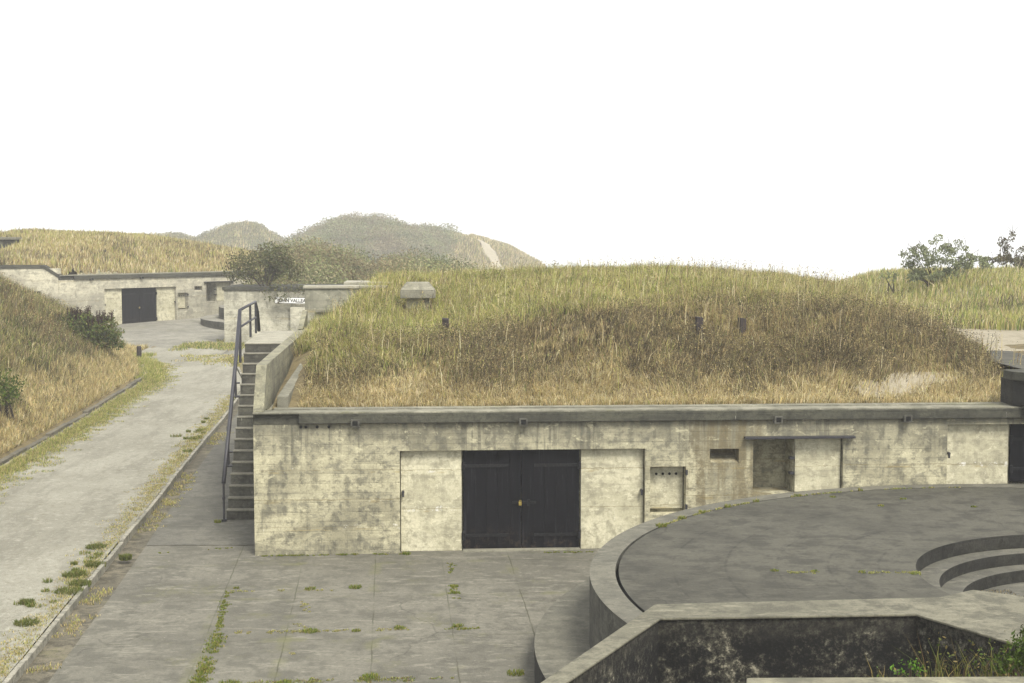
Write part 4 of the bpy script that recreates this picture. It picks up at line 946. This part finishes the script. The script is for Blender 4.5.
def far_loc(x, y):
    dx = x - FX; dy = y - FY; return math.cos(far_th) * dx + math.sin(far_th) * dy, -math.sin(far_th) * dx + math.cos(far_th) * dy
uu_, vv_ = far_loc(Xg, Yg); cen = ((Xg[:-1, :-1] > -13.5) | (vv_[:-1, :-1] > 6))
cen &= ~((Xg[:-1, :-1] < -13.0) & (Yg[:-1, :-1] < 95))
tag(grid_mesh('hill_terrain', Xg, Yg, Zg, M['soil'], mask=cen), kind='structure')
def scrub():
    parts = []; n = 9500; fr_ = RNG.random(n) < .55; x = np.where(fr_, RNG.uniform(-49, -11.5, n), RNG.uniform(-17, 3, n)); y = np.where(fr_, RNG.uniform(216, 272, n), RNG.uniform(71, 97, n)); hh = h_hills(x, y) - gz(y)
    for i in range(n):
        if hh[i] < .4: continue
        if x[i] < -13.2 and y[i] < 100: continue
        g = float(fbm(x[i], y[i], 4.0, 77)); s = random.uniform(.35, .75) * (2.1 if y[i] > 150 else 1) * (2.0 if random.random() < .10 else 1)
        pal = [(.17, .185, .085), (.14, .155, .07), (.19, .19, .10)] if g > .55 else ([(.17, .145, .08), (.14, .115, .065), (.20, .17, .10)] if g > .42 else [(.12, .135, .065), (.10, .115, .055), (.145, .145, .075)])  # scrub palettes lightened, part of the distance haze is in the colour
        if random.random() < .12: pal = [(.24, .21, .13), (.20, .18, .10)]
        z = float(h_hills(x[i], y[i])); vb = random.uniform(.95, 1.4)
        parts += leaf_cloud([(x[i], y[i], z + s * .1, s, s, s * .75)], (2.6 if y[i] > 150 else 7), (.15 if y[i] > 150 else .07), [tuple(np.array(c) * vb) for c in pal])
    n = 700
    for i in range(n):
        x_ = random.uniform(-84, -38); y_ = random.uniform(258, 292)
        z = float(h_hills(x_, y_)); 
        if z - gf(y_) < 3: continue
        s = random.uniform(1.0, 2.0); parts += leaf_cloud([(x_, y_, z, s, s, s * .6)], 3.5, .15, [(.15, .15, .07), (.12, .12, .06), (.19, .17, .09)])
    return tag(foliage_obj('hill_scrub', parts, M['leaf']), 'dense grey green scrub cloaking the hazy hills behind the middle wall', 'scrub', kind='stuff')
scrub()
def track_x(y): return np.interp(y, [244, 278], [-.2, -9.4])
def hill_grass():
    parts = []; n = 80000; x = RNG.uniform(-34, 9, n); y = RNG.uniform(240, 284, n); hh = h_hills(x, y); k = (hh - gz(y) > .2)
    k &= ~(np.abs(x - track_x(y) + 1.0 * (fbm(x, y, 3, 95) - .5)) < 1.2); x, y, hh = x[k], y[k], hh[k]; n = len(x)
    w = np.tile([.5, .4, .6, .35, .05, .05, .3, .4, .1], (n, 1)); c, _ = pick(w, PAL, n); parts.append(blade_arrays(np.stack([x, y, hh], 1), RNG.uniform(.5, 1.3, n), RNG.uniform(.08, .16, n), wind(n, .3), c))
    n = 30000; x = RNG.uniform(-92, -36, n); y = RNG.uniform(255, 292, n); hh = h_hills(x, y); w = np.tile([.5, .4, .5, .3, .05, .2, .5, .4, .1], (n, 1)); c, _ = pick(w, PAL, n)
    parts.append(blade_arrays(np.stack([x, y, hh], 1), RNG.uniform(.5, 1.2, n), RNG.uniform(.08, .16, n), wind(n, .3), c))
    return tag(foliage_obj('hill_grass', parts, M['grass']), 'faded straw grass on the hazy hillside crossed by a bare dirt track', 'grass', kind='stuff')
hill_grass()
# bare dirt track on that hill
ty = np.linspace(243, 276, 30); wv = 1.2 + .35 * np.sin(np.arange(30) * 1.1)
XX = np.stack([track_x(ty) + k * wv for k in (-1, -.3, .3, 1)], 1); YY = np.stack([ty] * 4, 1)
tag(grid_mesh('dirt_track', XX, YY, h_hills(XX, YY) + .5, M['sand']), kind='structure')

# ---------------------------------------------------------------- far battery
far = empty('concrete_bunker', (FX, FY, 1.43), far_th)
tag(far, 'distant pale concrete bunker angled across the end of the gravel road, black double doors', 'bunker', 'concrete battery bunkers')
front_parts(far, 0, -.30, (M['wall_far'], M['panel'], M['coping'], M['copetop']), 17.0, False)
# return wall to the left, in its own frame along world -X
def fw(x, y): u, v = far_loc(x, y); return (u, v)
P0 = (FX, FY); 
def rect_w(x0, y0, x1, y1, th): 
    d = np.array([x1 - x0, y1 - y0]); d = d / np.hypot(*d); nn = np.array([-d[1], d[0]]) * th
    return [fw(x0, y0), fw(x1, y1), fw(x1 + nn[0], y1 + nn[1]), fw(x0 + nn[0], y0 + nn[1])]
a_ = (FX - 9.0, FY - .6); b_ = (FX - .02, FY - .02)
m = MB(); m.prism(rect_w(*a_, *b_, .6), -.8, [2.95, 2.95, 2.95, 2.95]); m.build('return_wall', M['wall_far'], far)
m = MB(); m.prism(rect_w(a_[0], a_[1] - .06, b_[0] - .75, b_[1] - .08, .62), 2.953, 3.14); 
q = rect_w(b_[0] - .75, b_[1] - .08, b_[0] + .1, b_[1] - .02, .62); m.prism(q, [2.953, 2.40, 2.40, 2.953], [3.14, 2.60, 2.60, 3.14]); m.build('return_coping', M['coping'], far, bevel=.02)
m = MB(); m.prism(rect_w(FX - 1.55, FY - .16, FX - .95, FY - .12, .1), .75, 1.75); m.build('opening_shade', M['hole'], far)  # black slab on the wall, painted shade of a small doorway

fp = empty('gun_platform', (-8.6, 81.2, 1.43)); tag(fp, 'distant stepped gun platform half hidden behind the mottled end wall', 'gun platform')
ring('deck', .0, 8.0, -1, .75, (M['farapron'], M['step']), n=80, parent=fp); ring('lower_step', 8.01, 9.0, -1, .12, (M['farapron'], M['step']), n=80, parent=fp)
m = MB(); m.prism([(-7.2, -2.6), (-4.0, -3.4), (-3.6, -.5), (-6.8, .2)], .751, 1.75); m.build('parapet_block', M['side'], fp, bevel=.03)

def h_far(x, y):
    u, v = far_loc(x, y); base = 1.43
    prof = np.interp(v, [-4, .6, 1.4, 3.5, 7, 11, 16, 24], [0, 2.55, 2.8, 3.7, 4.35, 4.75, 4.5, 1.0])
    left = sstep(-20, -3, u); z = base + prof * np.interp(u, [-14, -6, 0, 8, 14, 20], [1.0, 1.02, 1.0, .97, .93, .8])
    # left part sits behind the return wall
    z2 = base + np.interp((y - FY), [.4, 1.2, 4, 9, 15, 22, 34], [2.95, 3.15, 3.75, 4.4, 4.7, 4.5, 1.0]); bl = sstep(FX - 1.2, FX + 3.0, x); z = z2 * (1 - bl) + z * bl
    blend = sstep(FX - .5, FX + 2.5, x); zz = base + np.interp(v, [.6, 1.4, 3.5, 7, 11, 16, 24], [2.55, 2.8, 3.7, 4.35, 4.75, 4.5, 1.0])
    z = np.where(x > FX - 1.5, np.minimum(z, base + 2.56 + np.clip(v - .5, 0, 99) * 1.1), z)
    return z + .35 * (fbm(x, y, 4, 101) - .5) * sstep(.8, 3, np.where(x < FX, y - FY, v)) + .15 * (fbm(x, y, 1.2, 103) - .5)
Xg, Yg = np.meshgrid(np.linspace(-46, -6, 120), np.linspace(74, 112, 110)); u_, v_ = far_loc(Xg, Yg)
ok = np.where(Xg < FX + .2, Yg > FY + .35, v_ > .4); okc = ok[:-1, :-1] & ok[1:, 1:] & ok[:-1, 1:] & ok[1:, :-1] & (u_[:-1, :-1] < 19)
tag(grid_mesh('far_mound_terrain', Xg, Yg, h_far(Xg, Yg), M['soil'], mask=okc), kind='structure')
def far_grass():
    n = 200000; x = RNG.uniform(-40, -8, n); y = RNG.uniform(75, 101, n); u, v = far_loc(x, y); k = np.where(x < FX + .2, y > FY + .62, v > .62) & (u < 19) & (v < 15) & (x > -.37 * y - 1); k &= ~((x > -35) & (x < -28.6) & (y > 78.5) & (y < 84))
    x, y, v, u = x[k], y[k], v[k], u[k]; n = len(x); z = h_far(x, y); cl = fbm(x, y, 2.5, 111); cl2 = fbm(x, y, 1.1, 113); fr = sstep(2.2, 1, v); up = sstep(5, 8, v)
    w = np.zeros((n, 9)); w[:, 0] = .7; w[:, 1] = .35 + .2 * fr; w[:, 2] = .6; w[:, 3] = 1.1 * sstep(.45, .62, cl) * (1 - fr); w[:, 4] = .6 * sstep(.55, .68, cl2) * (1 - fr); w[:, 5] = .15 * sstep(.6, .7, cl2); w[:, 6] = .3 + .45 * up; w[:, 7] = .2 + .2 * up; w[:, 8] = .06
    c, _ = pick(w, PAL, n)
    ta = RNG.random(n) < .04; H = RNG.uniform(.14, .4, n) * (.7 + .7 * cl); H[ta] *= 1.6
    return tag(foliage_obj('far_grass', [blade_arrays(np.stack([x, y, z], 1), H, RNG.uniform(.025, .055, n), wind(n, .35), c)], M['grass']), 'pale straw grass over the distant mound above the angled bunker', 'grass', kind='stuff')
far_grass()
# small observation hut at the far left
hut = empty('observation_post', (-29.9, 82.4, -.05)); tag(hut, 'low grey concrete observation post sunk in the distant mound at the left edge', 'observation post')
m = MB(); m.box(-4, .9, -1.2, 1.6, 4.0, 5.95); m.build('wall', M['coping'], hut, bevel=.03)
m = MB(); m.box(-4.1, 1.0, -1.3, 1.7, 5.954, 6.10); m.build('roof', M['copetop'], hut, bevel=.02)

# ---------------------------------------------------------------- right hand hill
def h_right(x, y):
    base = 3.15 + .0 * x + .35 * sstep(30, 44, y)
    hill = np.clip(.85 * sstep(14.6, 17.6, x + (y - 55) * .03) * sstep(45, 54, y) * sstep(78, 62, y), 0, 9)
    return base - 3.5 * sstep(66, 84, y) + hill + .35 * (fbm(x, y, 4, 121) - .5) * sstep(36, 46, y) + .08 * (fbm(x, y, 1.2, 123) - .5)
Xg, Yg = np.meshgrid(np.linspace(8.6, 44, 90), np.linspace(29.4, 86, 110)); u_, v_ = w2loc_np(Xg, Yg); okc = (v_ > .66)[:-1, :-1] & ((u_ > 16.3) | (v_ > 16))[:-1, :-1]
tag(grid_mesh('path', Xg, Yg, h_right(Xg, Yg), M['sand'], mask=okc), kind='structure')
sheetX, sheetY = np.meshgrid(np.linspace(10.75, 20, 12), np.linspace(29.6, 34.8, 10))
tag(grid_mesh('terrace_slab', sheetX, sheetY, np.full_like(sheetX, 3.245), M['deck']), kind='structure')
def right_grass():
    n = 150000; x = RNG.uniform(9.5, 34, n); y = RNG.uniform(40, 68, n); k = (x < .42 * y + 1) & (x > .22 * y); k &= (x + (y - 50) * .15 > 11.2 + 1.2 * (fbm(x, y, 3, 131) - .5)) | (y > 50); k &= (y > 37.6 + 2.6 * (fbm(x, y, 2, 133) - .5))
    x, y = x[k], y[k]; n = len(x); z = h_right(x, y); cl = fbm(x, y, 2.2, 135); cl2 = fbm(x, y, 1.0, 137); dk = sstep(.46, .6, cl) * sstep(51, 48, y)
    w = np.zeros((n, 9)); w[:, 0] = .45; w[:, 1] = .3; w[:, 2] = .25; w[:, 3] = .25 + 1.0 * dk; w[:, 4] = .6 * dk; w[:, 5] = .25 + .3 * cl2; w[:, 6] = 1.0; w[:, 7] = .4; w[:, 8] = .05
    c, _ = pick(w, PAL, n); H = RNG.uniform(.16, .42, n) * (.6 + .9 * cl); ta = RNG.random(n) < .05; H[ta] *= 1.6
    return tag(foliage_obj('right_grass', [blade_arrays(np.stack([x, y, z], 1), H, RNG.uniform(.015, .035, n), wind(n, .35), c)], M['grass']), 'green and straw grass on the low hill beyond the sandy path', 'grass', kind='stuff')
right_grass()
GY = [(.17, .19, .10), (.21, .23, .12), (.15, .17, .095)]
bb = blobset(16.6, 55.5, 5.1, 1.45, .8, .95, 62, .17, 15) + blobset(18.1, 55.8, 4.95, .8, .5, .45, 22, .15, 25) + blobset(16.7, 55.2, 4.5, 1.5, .5, .35, 40, .2, 35)
bush('thorn_bush', 'airy grey green bush, larger one on the skyline of the right hill', (16.5, 55.5, 4.2), bb, 62, .05, GY, 16, twigs=40, twig_h=.55)
bb = blobset(21.0, 59.5, 4.95, 2.0, .7, .4, 40, .18, 16) + [(20.5, 59.4, 5.3, .22, .15, .35), (20.6, 59.4, 5.75, .16, .12, .3), (20.85, 59.4, 6.1, .14, .1, .22), (20.35, 59.4, 5.85, .12, .1, .2), (21.3, 59.4, 5.4, .3, .2, .3), (20.7, 59.4, 5.5, .2, .1, .2)]
bush('sapling', 'straggly small tree with one tall bare leader at the right edge skyline', (20.9, 59.5, 4.2), bb, 70, .055, [(.14, .14, .075), (.13, .12, .07), (.09, .07, .05)], 12, 'small tree', twigs=34, twig_h=.45)
bb = blobset(15.1, 56.5, 4.45, .5, .4, .2, 6, .22, 18)
bush('low_shrub', 'tiny low shrub on the left shoulder of the right hill skyline', (15.1, 56.5, 4.0), bb, 12, .06, GY, 3, 'shrub')
bb = [(1.95, 70.0, 4.5, .28, .3, .5), (1.75, 70, 4.25, .4, .3, .3), (2.7, 70, 4.3, .25, .3, .4), (2.3, 70, 4.0, .7, .3, .3)]
bush('distant_shrub', 'small hazy shrub peeking over the crest of the near mound', (2.2, 70, 3.6), bb, 10, .07, [(.09, .10, .06), (.07, .08, .05)], 4, 'shrub')

# weeds and bush at the lower right, growing behind the ledge
Xg, Yg = np.meshgrid(np.linspace(2.0, 9, 30), np.linspace(8.2, 15.5, 30))
def h_soil(x, y): return .1 + 2.20 * sstep(13.6, 11.4, y) * sstep(2.0, 2.9, x) + .1 * (fbm(x, y, .8, 141) - .5)
tag(grid_mesh('planting_soil', Xg, Yg, h_soil(Xg, Yg), M['soil']), kind='structure')
parts = []
for k in range(85):
    x = 2.75 + 1.4 * random.random() ** .7; y = random.uniform(10.2, 11.4); z = float(h_soil(x, y)); hh = .22 + .5 * random.random() * (1 if x > 3.2 else .5)
    parts.append(tuft_arrays(x, y, z, .08, 11, hh, [(.13, .13, .04), (.20, .16, .06), (.09, .11, .03), (.10, .07, .035)], .35, (.004, .010)))
    if random.random() < .75:
        s = hh * .5; parts += leaf_cloud([(x, y, z + hh * .45, s * .5, s * .5, s)], 12, .015, [(.08, .12, .03), (.12, .13, .04), (.15, .12, .05)])
tag(foliage_obj('tall_weeds', parts, M['leaf']), 'tangled brown and green weeds along the lower right ledge', 'weeds', kind='stuff')
bb = blobset(4.10, 11.0, 2.58, .33, .35, .32, 34, .11, 19)
bush('leafy_bush', 'dense dark green bush in the lower right corner behind the ledge', (4.05, 11.0, 2.2), bb, 120, .022, [(.04, .065, .015), (.06, .09, .02), (.08, .11, .03), (.04, .05, .02)], 6)
bb = blobset(3.05, 10.8, 2.66, .13, .12, .09, 9, .055, 20)
bush('small_green_plant', 'small bright green plant low against the black parapet face', (3.08, 10.9, 2.1), bb, 110, .014, [(.07, .15, .02), (.10, .19, .03)], 3, 'plant')

# ---------------------------------------------------------------- haze
hz = MB(); hz.box(-275, 275, -64, 334, -17, 13)
hm = bpy.data.materials.new('pale_mist'); hm.use_nodes = True; nt = hm.node_tree; nt.nodes.remove(nt.nodes['Principled BSDF'])
pv = nt.nodes.new('ShaderNodeVolumePrincipled'); pv.inputs['Color'].default_value = (.97, .98, 1, 1); pv.inputs['Density'].default_value = .0011; pv.inputs['Anisotropy'].default_value = .2
nt.links.new(pv.outputs[0], nt.nodes['Material Output'].inputs['Volume'])
tag(hz.build('haze', hm), kind='stuff')
